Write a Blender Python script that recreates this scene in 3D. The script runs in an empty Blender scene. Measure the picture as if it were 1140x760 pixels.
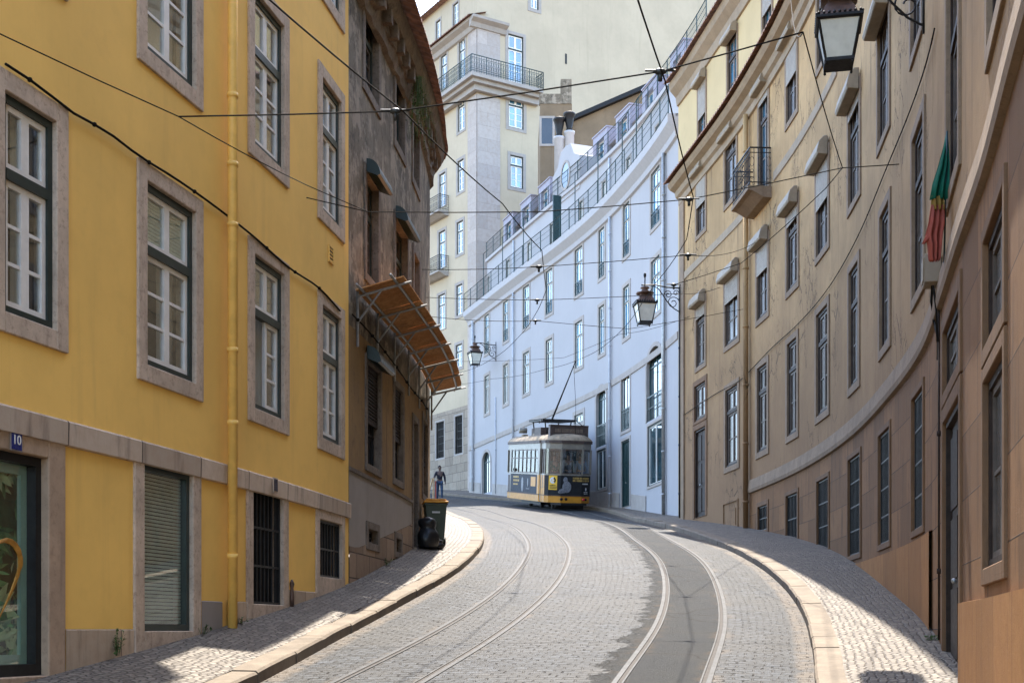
import bpy, bmesh, math, random
from mathutils import Vector, Matrix
random.seed(7)
SC = bpy.context.scene
COL = SC.collection
PI = math.pi
F, CX, HY = 1425.0, 570.0, 700.0        # focal length in photo pixels, principal column, horizon row

# ------------------------------------------------------------------ object helpers
WM = {}
def link(name, data, parent=None, M=None):
    o = bpy.data.objects.new(name, data); COL.objects.link(o)
    M = M if M is not None else Matrix.Identity(4)
    if parent is not None:
        o.parent = parent
        o.matrix_parent_inverse = Matrix.Identity(4)
        o.matrix_basis = WM[parent.name].inverted() @ M
    else:
        o.matrix_basis = M
    WM[o.name] = M.copy()
    return o
def tag(o, label=None, cat=None, group=None, kind=None):
    if label: o['label'] = label
    if cat: o['category'] = cat
    if group: o['group'] = group
    if kind: o['kind'] = kind
    return o
def thing(name, loc, label, cat, group=None, rz=0.0):
    o = link(name, None, None, Matrix.Translation(Vector(loc)) @ Matrix.Rotation(rz, 4, 'Z'))
    o.empty_display_size = .3
    return tag(o, label, cat, group)

class MB:
    """collects shapes, builds one mesh object"""
    def __init__(s): s.v=[]; s.f=[]; s.mi=[]; s.uv={}; s.smooth=set()
    def add(s, vs, fs, mi=0, smooth=False, uvs=None):
        b=len(s.v); s.v+= [tuple(v) for v in vs]
        for k,f in enumerate(fs):
            if smooth: s.smooth.add(len(s.f))
            if uvs: s.uv[len(s.f)] = [uvs[i] for i in f]
            s.f.append([b+i for i in f]); s.mi.append(mi)
    def quad(s,a,b,c,d,mi=0,uv=None): s.add([a,b,c,d],[(0,1,2,3)],mi,False,uv)
    def box(s,x0,x1,y0,y1,z0,z1,mi=0,M=None):
        vs=[Vector((x,y,z)) for z in (z0,z1) for y in (y0,y1) for x in (x0,x1)]
        if M is not None: vs=[M@v for v in vs]
        s.add(vs,[(0,2,3,1),(4,5,7,6),(0,1,5,4),(2,6,7,3),(0,4,6,2),(1,3,7,5)],mi)
    def prism(s,poly,y0,y1,mi=0,M=None):     # poly in (x,z), extruded along y
        n=len(poly); vs=[Vector((p[0],y0,p[1])) for p in poly]+[Vector((p[0],y1,p[1])) for p in poly]
        if M is not None: vs=[M@v for v in vs]
        fs=[tuple(range(n)),tuple(range(2*n-1,n-1,-1))]+[(i,n+i,n+(i+1)%n,(i+1)%n) for i in range(n)]
        s.add(vs,fs,mi)
    def zprism(s,poly,z0,z1,mi=0,M=None):
        n=len(poly); vs=[Vector((p[0],p[1],z0)) for p in poly]+[Vector((p[0],p[1],z1)) for p in poly]
        if M is not None: vs=[M@v for v in vs]
        fs=[tuple(range(n-1,-1,-1)),tuple(range(n,2*n))]+[(i,(i+1)%n,n+(i+1)%n,n+i) for i in range(n)]
        s.add(vs,fs,mi)
    def tube(s,pts,r,n=6,mi=0,cap=True):
        pts=[Vector(p) for p in pts]; rs=r if isinstance(r,(list,tuple)) else [r]*len(pts)
        vs=[]; 
        for i,p in enumerate(pts):
            t=(pts[min(i+1,len(pts)-1)]-pts[max(i-1,0)]).normalized()
            up=Vector((0,0,1)) if abs(t.z)<.9 else Vector((0,1,0))
            a=t.cross(up).normalized(); b=t.cross(a)
            for k in range(n):
                w=2*PI*k/n; vs.append(p+(a*math.cos(w)+b*math.sin(w))*rs[i])
        fs=[]
        for i in range(len(pts)-1):
            for k in range(n):
                fs.append((i*n+k,i*n+(k+1)%n,(i+1)*n+(k+1)%n,(i+1)*n+k))
        if cap: fs.append(tuple(range(n-1,-1,-1))); fs.append(tuple(range((len(pts)-1)*n,len(pts)*n)))
        s.add(vs,fs,mi,n>5)
    def lathe(s,prof,n=12,mi=0,M=None,c=(0,0)):   # prof: (r,z)
        vs=[]
        for r,z in prof:
            for k in range(n):
                w=2*PI*(k+.5)/n; v=Vector((c[0]+r*math.cos(w),c[1]+r*math.sin(w),z))
                vs.append(M@v if M is not None else v)
        fs=[(i*n+k,i*n+(k+1)%n,(i+1)*n+(k+1)%n,(i+1)*n+k) for i in range(len(prof)-1) for k in range(n)]
        fs.append(tuple(range(n-1,-1,-1))); fs.append(tuple(range((len(prof)-1)*n,len(prof)*n)))
        s.add(vs,fs,mi,n>6)
    def ball(s,c,rad,mi=0,nu=12,nv=8,jit=0):
        vs=[];c=Vector(c)
        if not isinstance(rad,(tuple,list)): rad=(rad,)*3
        for i in range(nv+1):
            th=PI*i/nv
            for k in range(nu):
                ph=2*PI*k/nu; q=1+random.uniform(-jit,jit)
                vs.append(c+Vector((rad[0]*math.sin(th)*math.cos(ph),rad[1]*math.sin(th)*math.sin(ph),rad[2]*math.cos(th)))*q)
        fs=[(i*nu+k,(i+1)*nu+k,(i+1)*nu+(k+1)%nu,i*nu+(k+1)%nu) for i in range(nv) for k in range(nu)]
        s.add(vs,fs,mi,True)
    def build(s,name,mats,parent=None,M=None,world=False,bevel=0):
        """verts are local to M; with world=True the verts are world coords and the origin is put at M"""
        if not isinstance(mats,(list,tuple)): mats=[mats]
        vs=s.v
        if world:
            if M is None:
                c=Vector(vs[0]); M=Matrix.Translation(c)
            Mi=M.inverted(); vs=[Mi@Vector(v) for v in vs]
        me=bpy.data.meshes.new(name); me.from_pydata([tuple(v) for v in vs],[],s.f)
        for m in mats: me.materials.append(m)
        for i,p in enumerate(me.polygons):
            p.material_index=s.mi[i]
            if i in s.smooth: p.use_smooth=True
        if s.uv:
            ul=me.uv_layers.new(name='UVMap')
            for i,p in enumerate(me.polygons):
                if i in s.uv:
                    for li,uv in zip(p.loop_indices,s.uv[i]): ul.data[li].uv=uv
        me.update()
        o=link(name,me,parent,M)
        if bevel:
            b=o.modifiers.new('bevel','BEVEL'); b.width=bevel; b.segments=1; b.limit_method='ANGLE'
        return o

# ------------------------------------------------------------------ plan curves
class Curve:
    def __init__(s, pts, side, step=.1):
        """pts (x,y) ordered; side=+1 street lies to the right of the direction of travel, -1 to the left"""
        P=[Vector(p) for p in pts]; s.side=side; out=[]
        n=len(P)
        for i in range(n-1):
            p0=P[i-1] if i>0 else P[i]*2-P[i+1]; p1=P[i]; p2=P[i+1]; p3=P[i+2] if i+2<n else P[i+1]*2-P[i]
            L=(p2-p1).length; k=max(2,int(L/step))
            # non-uniform Catmull-Rom tangents
            d1=(p1-p0).length; d2=L; d3=(p3-p2).length
            m1=((p1-p0)/d1*d2+(p2-p1)/d2*d1)/(d1+d2)*L
            m2=((p2-p1)/d2*d3+(p3-p2)/d3*d2)/(d2+d3)*L
            for j in range(k):
                t=j/k; t2=t*t; t3=t2*t
                out.append(p1*(2*t3-3*t2+1)+m1*(t3-2*t2+t)+p2*(-2*t3+3*t2)+m2*(t3-t2))
        out.append(P[-1]); s.p=out; s.cs=[0]
        for a,b in zip(out,out[1:]): s.cs.append(s.cs[-1]+(b-a).length)
        s.L=s.cs[-1]
    def _i(s,q):
        import bisect
        i=min(max(bisect.bisect_right(s.cs,q)-1,0),len(s.p)-2)
        return i,(q-s.cs[i])/(s.cs[i+1]-s.cs[i])
    def at(s,q):
        i,t=s._i(q); return s.p[i].lerp(s.p[i+1],t) if 0<=t<=1 else s.p[i]+(s.p[i+1]-s.p[i])*t
    def tan(s,q,h=.3): return (s.at(q+h)-s.at(q-h)).normalized()
    def nrm(s,q):
        t=s.tan(q); return Vector((t.y,-t.x))*s.side
    def off(s,q,o,z): 
        p=s.at(q)+s.nrm(q)*o; return Vector((p.x,p.y,z))
    def s_px(s,px,dmin=3,last=False):
        u=(px-CX)/F; best=None
        for i in range(len(s.p)-1):
            a,b=s.p[i],s.p[i+1]
            if a.y<dmin: continue
            fa=a.x-u*a.y; fb=b.x-u*b.y
            if fa*fb<=0 and fa!=fb:
                q=s.cs[i]+(s.cs[i+1]-s.cs[i])*fa/(fa-fb)
                if not last: return q
                best=q
        if best is None:
            i=min((i for i in range(len(s.p)) if s.p[i].y>=dmin), key=lambda i: abs(s.p[i].x/s.p[i].y-u)); best=s.cs[i]
        return best
    def s_d(s,d):
        for i in range(len(s.p)-1):
            if s.p[i].y<=d<=s.p[i+1].y: return s.cs[i]+(d-s.p[i].y)/(s.p[i+1].y-s.p[i].y)*(s.cs[i+1]-s.cs[i])
        return 0 if d<s.p[0].y else s.L
    def z_px(s,px,py): return (HY-py)/F*s.at(s.s_px(px)).y
def interp(tab):
    xs=[t[0] for t in tab]; ys=[t[1] for t in tab]; n=len(xs)
    m=[]
    for i in range(n):
        if i==0: m.append((ys[1]-ys[0])/(xs[1]-xs[0]))
        elif i==n-1: m.append((ys[-1]-ys[-2])/(xs[-1]-xs[-2]))
        else:
            a=(ys[i]-ys[i-1])/(xs[i]-xs[i-1]); b=(ys[i+1]-ys[i])/(xs[i+1]-xs[i]); h0=xs[i]-xs[i-1]; h1=xs[i+1]-xs[i]
            m.append((a*h1+b*h0)/(h0+h1))
    def f(x):
        if x<=xs[0]: return ys[0]+m[0]*(x-xs[0])
        if x>=xs[-1]: return ys[-1]+m[-1]*(x-xs[-1])
        for i in range(n-1):
            if x<=xs[i+1]:
                h=xs[i+1]-xs[i]; t=(x-xs[i])/h; t2=t*t; t3=t2*t
                return ys[i]*(2*t3-3*t2+1)+m[i]*h*(t3-2*t2+t)+ys[i+1]*(-2*t3+3*t2)+m[i+1]*h*(t3-t2)
    return f
def W(px,py,d): return Vector(((px-CX)/F*d, d, (HY-py)/F*d))      # a measured photo point at a known distance

# ------------------------------------------------------------------ the street in plan and profile
Zr = interp([(-30,-5.0),(-12,-3.3),(0,-2.15),(6,-1.5),(13.2,-.56),(19.7,.35),(27.9,1.66),(33.5,2.42),(42.3,3.5),(48,4.15),(54,4.98),(58.2,5.52),(66,6.6),(75,7.85),(85,9.15),(110,12.4),(160,18)])
trackR = interp([(-30,-8.0),(-8,-3.2),(0,-1.35),(6,.0),(13.2,1.55),(18,2.52),(24.5,3.33),(32.2,3.5),(40,3.6),(48,3.25),(54,2.47),(58,1.6),(62,.45),(66,-1.0),(70,-2.7),(75,-5.3),(80,-7.4),(90,-13),(110,-26)])
trackL = interp([(-30,-11.0),(-8,-6.1),(0,-4.35),(6,-3.0),(13.2,-1.38),(16.1,-.74),(19.2,-.16),(23.8,.5),(27.9,.80),(33.5,.77),(40,.40),(48,-.5),(54,-1.5),(62,-3.6),(66,-5.0),(75,-8.8),(90,-16.5),(110,-29)])
kerbL = interp([(-30,-13.5),(-8,-7.6),(0,-5.7),(6,-4.2),(13.1,-2.67),(16.4,-2.23),(19.7,-1.75),(25,-.95),(27.9,-.74),(33,-.73),(39,-1.07),(46.5,-1.8),(54,-3.0),(62,-5.1),(75,-10.3),(90,-18.2),(110,-31)])
kerbR = interp([(-30,-6.0),(-8,-1.6),(0,.15),(6,1.52),(13.1,3.11),(15.9,3.72),(18.6,4.23),(21,4.58),(24,4.82),(27.9,4.88),(33.5,4.80),(40,4.6),(45,4.4),(50,4.25),(54,3.8),(58,3.0),(62,1.8),(66,.2),(70,-1.9),(75,-3.8),(80,-5.3),(84,-7.4),(94,-13.8),(110,-24.5)])
LEFT = Curve([(-15,-30),(-10.3,-8),(-8.0,0),(-6.4,5.6),(-4.64,11.6),(-4.375,12.57),(-4.05,13.8),(-3.76,15.0),(-3.53,16.0),(-3.10,18.1),(-2.69,20.5),(-2.38,23),(-2.06,26.2),(-1.94,29.2),(-1.97,30.4),(-2.25,31.2),(-3.0,31.9),(-6,33.6),(-12,37)], +1)
RIGHT = Curve([(-6.5,-30),(-.75,-8),(1.2,0),(3.28,8.2),(3.92,10.55),(4.32,12.2),(4.9,14.5),(5.46,16.8),(6.2,21.3),(6.5,23.7),(6.72,26.5),(6.80,29.8),(6.53,35),(5.58,42.4)], -1)
WHITE = Curve([(6.0,46.2),(5.9,47),(5.2,51.2),(4.0,56.5),(2.6,61),(.95,65.5),(-.65,70),(-2.5,75.3)], -1)
CORN = Vector((-2.16,79.0))
CLEFT = Curve([CORN, CORN+Vector((-.533,.846))*14, CORN+Vector((-.533,.846))*28], -1)
CRIGHT = Curve([CORN, CORN+Vector((.86,.51))*8, CORN+Vector((.86,.51))*20], +1)
def zbase(curve, dz=.2):
    return lambda q: Zr(curve.at(q).y)+dz
# ------------------------------------------------------------------ materials
class NT:
    def __init__(s,m): s.t=m.node_tree; s.t.nodes.clear()
    def n(s,typ,**kw):
        nd=s.t.nodes.new('ShaderNode'+typ)
        for k,v in kw.items():
            if k.startswith('_'): setattr(nd,k[1:],v)
        for k,v in kw.items():
            if k.startswith('_'): continue
            key=int(k[1:]) if (k[0]=='i' and k[1:].isdigit()) else k.replace('__',' ')
            sock=nd.inputs[key]
            if isinstance(v,bpy.types.NodeSocket): s.t.links.new(v,sock)
            else: sock.default_value=v
        return nd
    def math(s,op,a,b=0.0,c=None,clamp=False):
        nd=s.n('Math',_operation=op,_use_clamp=clamp,i0=a,i1=b)
        if c is not None:
            if isinstance(c,bpy.types.NodeSocket): s.t.links.new(c,nd.inputs[2])
            else: nd.inputs[2].default_value=c
        return nd.outputs[0]
    def mix(s,f,a,b,blend='MIX'):
        nd=s.n('Mix',_data_type='RGBA',_blend_type=blend)
        for k,v in ((0,f),(6,a),(7,b)):
            if isinstance(v,bpy.types.NodeSocket): s.t.links.new(v,nd.inputs[k])
            else: nd.inputs[k].default_value=v
        return nd.outputs[2]
    def ramp(s,v,a,b):
        return s.n('MapRange',_interpolation_type='SMOOTHSTEP',i0=v,i1=a,i2=b,i3=0.0,i4=1.0).outputs[0]
    def noise(s,vec,scale,detail=4,rough=.55,dist=0.0):
        return s.n('TexNoise',Vector=vec,Scale=scale,Detail=detail,Roughness=rough,Distortion=dist).outputs[0]
    def pos(s,sc=(1,1,1)):
        g=s.n('NewGeometry').outputs['Position']
        return s.n('Mapping',Vector=g,Scale=sc).outputs[0]
    def uv(s,sc=(1,1,1)):
        g=s.n('TexCoord').outputs['UV']
        return s.n('Mapping',Vector=g,Scale=sc).outputs[0]
    def bump(s,h,strength=.3,dist=.02,nrm=None):
        kw=dict(Height=h,Strength=strength,Distance=dist)
        if nrm is not None: kw['Normal']=nrm
        return s.n('Bump',**kw).outputs[0]
    def out(s,color,rough=.7,normal=None,metal=0.0,spec=.4,**kw):
        d={'Base__Color':color,'Roughness':rough,'Metallic':metal,'Specular__IOR__Level':spec}
        d.update(kw)
        if normal is not None: d['Normal']=normal
        b=s.n('BsdfPrincipled',**d); o=s.n('OutputMaterial'); s.t.links.new(b.outputs[0],o.inputs[0]); return b
def c4(c,k=1.0): return (c[0]*k,c[1]*k,c[2]*k,1)
def newmat(name):
    m=bpy.data.materials.new(name); m.use_nodes=True; return m,NT(m)
def plain(name,col,rough=.6,var=.18,scale=6,metal=0.0,spec=.4,bump=.0,bscale=60,seed=0.0):
    m,t=newmat(name); p=t.pos()
    n=t.noise(p,scale,5,.6); f=t.ramp(n,.3,.72)
    col_=t.mix(f,c4(col,1-var),c4(col,1+var*.7))
    nr=t.bump(t.noise(p,bscale,3),bump,.01) if bump else None
    r=t.math('ADD',t.math('MULTIPLY',t.noise(p,scale*2.3,3),.25),rough-.12,clamp=True)
    t.out(col_,r,nr,metal,spec); return m
def plaster(name,col,stain=(.12,.09,.07),streak=.3,patch=.2,mott=0.0,var=.1,pcol=None,zdirt=None,crack=0.0,bump=.25,rough=.85):
    """painted render: broad tone drift, rain streaks, worn patches, fine grain"""
    m,t=newmat(name); p=t.pos()
    big=t.ramp(t.noise(p,.45,5,.6),.32,.68)
    c=t.mix(big,c4(col,1-var),c4(col,1+var*.5))
    mid=t.ramp(t.noise(p,3.5,6,.65),.42,.75)
    c=t.mix(t.math('MULTIPLY',mid,var*1.3),c,c4(col,.62))
    st=t.ramp(t.noise(t.pos((1.7,1.7,.10)),2.2,6,.65),.54,.78)
    c=t.mix(t.math('MULTIPLY',st,streak),c,c4(stain))
    fs=t.ramp(t.noise(t.pos((6,6,.22)),2.0,5,.6),.56,.8)
    c=t.mix(t.math('MULTIPLY',fs,streak*.5),c,c4(stain))
    pn=t.noise(p,1.1,8,.68); pm=t.ramp(pn,.60,.68)
    c=t.mix(t.math('MULTIPLY',pm,patch),c,c4(pcol or stain))
    if mott:
        mm=t.ramp(t.noise(p,2.4,9,.72),.47,.60); c=t.mix(t.math('MULTIPLY',mm,mott),c,c4(pcol or stain))
        md=t.ramp(t.noise(t.pos((1,1,.6)),5.5,8,.75),.53,.64); c=t.mix(t.math('MULTIPLY',md,mott*.8),c,c4(stain,1.2))
    h=t.math('ADD',t.math('MULTIPLY',t.noise(p,55,4),.35),t.math('MULTIPLY',t.noise(p,4,5),.65))
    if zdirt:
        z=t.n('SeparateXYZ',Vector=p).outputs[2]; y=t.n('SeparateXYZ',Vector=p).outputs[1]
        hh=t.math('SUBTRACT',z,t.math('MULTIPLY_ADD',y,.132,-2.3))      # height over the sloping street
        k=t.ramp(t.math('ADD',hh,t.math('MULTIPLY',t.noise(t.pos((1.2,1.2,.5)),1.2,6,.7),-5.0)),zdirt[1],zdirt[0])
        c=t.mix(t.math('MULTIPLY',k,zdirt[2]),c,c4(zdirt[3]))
    if crack:
        w=t.noise(p,1.7,6,.7)
        vo=t.n('TexVoronoi',_feature='DISTANCE_TO_EDGE',Vector=t.n('VectorMath',_operation='ADD',i0=t.pos((1.5,1.5,.8)),i1=t.n('Combine'+'XYZ',X=w,Y=w,Z=w).outputs[0]).outputs[0],Scale=1.6).outputs[0]
        ck=t.math('MULTIPLY',t.math('SUBTRACT',1.0,t.ramp(vo,.0,.035)),t.ramp(t.noise(p,.55,3),.5,.62))
        c=t.mix(t.math('MULTIPLY',ck,crack),c,c4(stain,.7))
        h=t.math('SUBTRACT',h,t.math('MULTIPLY',ck,.5))
    t.out(c,rough,t.bump(h,bump,.012),0,.25); return m
def blocks(name,col,bw,bh,mortar=.008,var=.25,stain=(.1,.07,.05),streak=.35,jcol=(.06,.045,.035),jitter=.0,bump=.5,off=.5,warm=None):
    """coursed stone from UV metres"""
    m,t=newmat(name); u=t.uv(); p=t.pos()
    if jitter:
        nz=t.n('TexNoise',Vector=u,Scale=3.0,Detail=3).outputs[1]
        u=t.n('VectorMath',_operation='MULTIPLY_ADD',i0=nz,i1=(jitter,jitter,0),i2=u).outputs[0]
    b=t.n('TexBrick',_offset=off,Vector=u,Color1=c4(col,1-var),Color2=c4(col,1+var*.6),Mortar=c4(jcol),Scale=1.0,**{'Mortar__Size':mortar,'Mortar__Smooth':.3,'Bias':0.0,'Brick__Width':bw,'Row__Height':bh})
    c=b.outputs[0]
    n=t.ramp(t.noise(p,5,7,.7),.35,.75)
    c=t.mix(t.math('MULTIPLY',n,.5),c,c4(warm or (col[0]*.72,col[1]*.62,col[2]*.55)))
    st=t.ramp(t.noise(t.pos((2.4,2.4,.3)),2.0,7,.7),.5,.75)
    c=t.mix(t.math('MULTIPLY',st,streak),c,c4(stain))
    h=t.math('SUBTRACT',t.math('MULTIPLY',t.noise(p,30,6,.7),.5),t.math('MULTIPLY',b.outputs[1],1.2))
    t.out(c,.82,t.bump(h,bump,.012),0,.25); return m
def stone(name,col,var=.2,stain=(.13,.09,.07),amt=.35,scale=9):
    m,t=newmat(name); p=t.pos()
    c=t.mix(t.ramp(t.noise(p,2.2,7,.7),.3,.72),c4(col,1-var),c4(col,1+var*.6))
    sp=t.ramp(t.noise(p,scale*1.6,7,.78),.50,.64)
    c=t.mix(t.math('MULTIPLY',sp,amt),c,c4(stain,1.2))
    st=t.ramp(t.noise(t.pos((3,3,.35)),2.2,6,.7),.52,.75)
    c=t.mix(t.math('MULTIPLY',st,amt),c,c4(stain))
    t.out(c,.8,t.bump(t.noise(p,38,6,.7),.3,.01),0,.25); return m
def glass_dark(name,col,rough=.04,wob=.06,spec=.75,ior=1.6):
    m,t=newmat(name); p=t.pos()
    c=t.mix(t.ramp(t.noise(p,.9,4),.35,.7),c4(col,.5),c4(col,1.5))
    t.out(c,rough,t.bump(t.noise(p,1.3,2),wob,.05),0,spec,IOR=ior); return m
def glass_clear(name,tint=(.85,.9,.88),refl=.9):
    """thin pane: fresnel reflection over a see-through sheet"""
    m,t=newmat(name); p=t.pos()
    nb=t.bump(t.noise(p,1.1,2),.05,.05)
    ge=t.n('NewGeometry'); dt=t.math('ABSOLUTE',t.n('VectorMath',_operation='DOT_PRODUCT',i0=ge.outputs['Normal'],i1=ge.outputs['Incoming']).outputs['Value'])
    fr=t.math('MULTIPLY_ADD',t.math('POWER',t.math('SUBTRACT',1.0,dt,clamp=True),3.5),.85,.09)
    g=t.n('BsdfGlossy',Color=(refl,refl,refl,1),Roughness=.02,Normal=nb).outputs[0]
    tr=t.n('BsdfTransparent',Color=c4(tint)).outputs[0]
    mx=t.n('MixShader',i0=fr,i1=tr,i2=g).outputs[0]
    o=t.n('OutputMaterial'); t.t.links.new(mx,o.inputs[0]); return m

M={}
M['yellow']=plaster('yellow_render',(.93,.575,.145),stain=(.58,.34,.10),streak=.24,patch=.10,var=.09,bump=.10,rough=.8)
M['yellow_pipe']=plain('yellow_pipe_paint',(.88,.53,.125),.5,.1)
M['granite']=stone('pinkish_limestone',(.57,.445,.33),.24,(.21,.145,.105),.55)
M['course']=blocks('string_course_stone',(.60,.48,.36),1.35,9.0,.012,.24,(.15,.11,.085),.7)
M['plinth_y']=blocks('worn_plinth_stone',(.56,.43,.30),1.3,30,.008,.2,(.13,.09,.06),.5)
M['green_frame']=plain('dark_green_paint',(.022,.035,.030),.35,.2)
M['white_paint']=plain('white_paint',(.82,.79,.72),.4,.08)
M['curtain']=plain('net_curtain',(.66,.64,.56),.9,.12,2)
M['blind']=plain('grey_blind',(.66,.76,.64),.7,.1)
M['room']=plain('room_dark',(.10,.09,.08),.9,.3)
M['pane_clear']=glass_clear('window_pane',(.93,.95,.94))
M['pane_dark']=glass_dark('dark_pane',(.022,.022,.022))
M['pane_brown']=glass_dark('dusty_pane',(.05,.037,.028),.25,.06,.35)
M['pane_painted_sky']=glass_dark('painted_sky_reflection',(.035,.17,.28),.04,.04,1.0,2.2)  # blue base colour stands in for the sky mirrored in the glass
M['pane_teal']=glass_dark('teal_pane',(.03,.06,.07),.05,.05,1.0,1.9)
M['black_iron']=plain('black_iron',(.018,.018,.018),.45,.3,10,.3)
M['dark_green_iron']=plain('green_iron',(.02,.05,.05),.4,.3,10,.2)
M['grime']=plaster('grimy_render',(.20,.165,.118),stain=(.024,.02,.015),streak=.95,patch=.75,var=.5,mott=.8,pcol=(.36,.30,.225),bump=.8)
M['ochre']=plaster('ochre_render',(.31,.195,.085),stain=(.08,.05,.03),streak=.8,patch=.5,mott=.45,var=.2,pcol=(.22,.14,.075),bump=.6)
M['greypanel']=plaster('grey_dado_render',(.33,.29,.25),stain=(.15,.12,.10),streak=.4,patch=.2,var=.12,bump=.25)
M['ashlar_d']=blocks('grimy_ashlar',(.30,.215,.145),.95,.42,.012,.25,(.09,.06,.04),.5)
M['oldstone']=stone('weathered_stone',(.20,.16,.125),.35,(.05,.04,.03),.6)
M['tile']=plain('clay_roof_tile',(.20,.095,.06),.85,.45,5,bump=.5,bscale=30)
M['osb']=None
M['zinc']=plain('galvanised_steel',(.36,.36,.35),.45,.2,12,.6)
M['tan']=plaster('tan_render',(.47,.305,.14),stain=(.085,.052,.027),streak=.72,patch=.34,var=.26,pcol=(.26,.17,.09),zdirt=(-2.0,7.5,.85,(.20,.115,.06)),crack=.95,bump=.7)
M['tan_attic']=plaster('cream_yellow_render',(.56,.43,.225),stain=(.35,.25,.13),streak=.12,patch=.06,var=.07,bump=.2)
M['ashlar_t']=blocks('tan_ashlar',(.225,.115,.046),1.15,.62,.007,.28,(.05,.028,.014),.8,(.035,.022,.014),0,.5)
M['plinth_t']=blocks('orange_plinth_stone',(.35,.165,.052),1.3,30,.007,.16,(.14,.07,.03),.45,(.08,.04,.02))
M['ashstone']=stone('brown_stone',(.18,.10,.05),.2,(.10,.065,.04),.45)
M['tanstone']=stone('tan_stone',(.26,.185,.12),.2,(.12,.08,.05),.4)
M['corn_t']=stone('cornice_stone',(.34,.265,.18),.15,(.2,.14,.09),.35)
M['brownwood']=plain('brown_painted_wood',(.030,.018,.012),.6,.35,8,0,.2)
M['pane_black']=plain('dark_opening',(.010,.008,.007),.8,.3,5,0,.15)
M['greywood']=plain('weathered_wood',(.10,.075,.055),.6,.3,8)
M['shutterbox']=plain('stone_coloured_shutter_box',(.29,.235,.165),.55,.15)
M['white']=plaster('white_render',(.40,.395,.40),stain=(.33,.32,.32),streak=.30,patch=.04,var=.04,bump=.1)
M['white_trim']=plain('white_stucco',(.42,.415,.42),.8,.05)
M['lightstone']=stone('light_limestone',(.37,.335,.30),.12,(.25,.21,.18),.25)
M['cream']=plaster('cream_render',(.50,.42,.30),stain=(.34,.29,.20),streak=.42,patch=.1,var=.08,bump=.2)
M['marble']=blocks('lioz_blocks',(.46,.41,.37),1.4,.8,.008,.12,(.35,.3,.27),.3,(.3,.26,.23))
M['ashlar_c']=blocks('grey_ashlar',(.32,.27,.21),1.0,.55,.012,.2,(.12,.10,.08),.5)
M['lilac']=plain('lilac_zinc_cladding',(.30,.28,.33),.6,.1)
M['oldhouse']=plaster('brown_old_render',(.22,.16,.10),stain=(.09,.07,.05),streak=.5,patch=.4,var=.2,bump=.5)
M['copper']=plain('copper_brown',(.12,.07,.05),.5,.3,9,.4)
M['frost']=plain('frosted_lamp_glass',(.62,.62,.54),.35,.12,4)
M['cast']=plain('cast_iron_black',(.014,.013,.013),.5,.3,14,.3)
M['steelrail']=plain('worn_rail_steel',(.034,.035,.037),.60,.45,7,.1,.25)
M['groove']=plain('rail_groove_rust',(.022,.016,.012),.8,.4,9)
M['cable']=plain('black_cable',(.015,.013,.011),.9,.2,6,0,.1)
M['ceramic']=plain('insulator',(.03,.032,.03),.4,.2)
def osb():
    m,t=newmat('osb_board'); p=t.pos((1,1,1))
    w=t.n('TexVoronoi',_feature='F1',Vector=t.pos((14,9,14)),Scale=2.0,Randomness=1.0)
    c=t.mix(t.ramp(t.noise(p,2.0,5,.6),.3,.7),(.52,.22,.07,1),(.68,.36,.15,1))
    c=t.mix(t.math('MULTIPLY',t.ramp(t.n('SeparateColor',Color=w.outputs[1]).outputs[0],.2,.9),.4),c,(.33,.13,.04,1))
    c=t.mix(t.math('MULTIPLY',t.ramp(t.noise(p,.9,6,.7),.55,.72),.6),c,(.16,.075,.03,1))
    t.out(c,.8,t.bump(w.outputs[0],.2,.01),0,.2); return m
M['osb']=osb()
def calcada():
    """small limestone cubes of a Portuguese pavement, UV in metres"""
    m,t=newmat('limestone_sett_pavement'); u=t.uv(); p=t.pos()
    v=t.n('TexVoronoi',_feature='DISTANCE_TO_EDGE',_voronoi_dimensions='2D',Vector=u,Scale=11.5,Randomness=.62).outputs[0]
    k=t.n('TexVoronoi',_feature='F1',_voronoi_dimensions='2D',Vector=u,Scale=11.5,Randomness=.62).outputs[1]
    r=t.n('SeparateColor',Color=k).outputs[0]
    c=t.mix(r,(.098,.082,.064,1),(.215,.183,.142,1))
    c=t.mix(t.math('MULTIPLY',t.math('GREATER_THAN',t.n('SeparateColor',Color=k).outputs[1],.86),.6),c,(.09,.075,.06,1))
    big=t.ramp(t.noise(u,.5,6,.65),.4,.68); c=t.mix(t.math('MULTIPLY',big,.5),c,(.11,.09,.07,1))
    j=t.math('SUBTRACT',1.0,t.ramp(v,.02,.13))
    c=t.mix(t.math('MULTIPLY',j,.9),c,(.04,.031,.024,1))
    h=t.math('ADD',t.math('MULTIPLY',t.ramp(v,.0,.22),1.0),t.math('ADD',t.math('MULTIPLY',r,.5),t.math('MULTIPLY',t.noise(u,60,3),.3)))
    t.out(c,.62,t.bump(h,.8,.022),0,.35); return m
M['calcada']=calcada()
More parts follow.
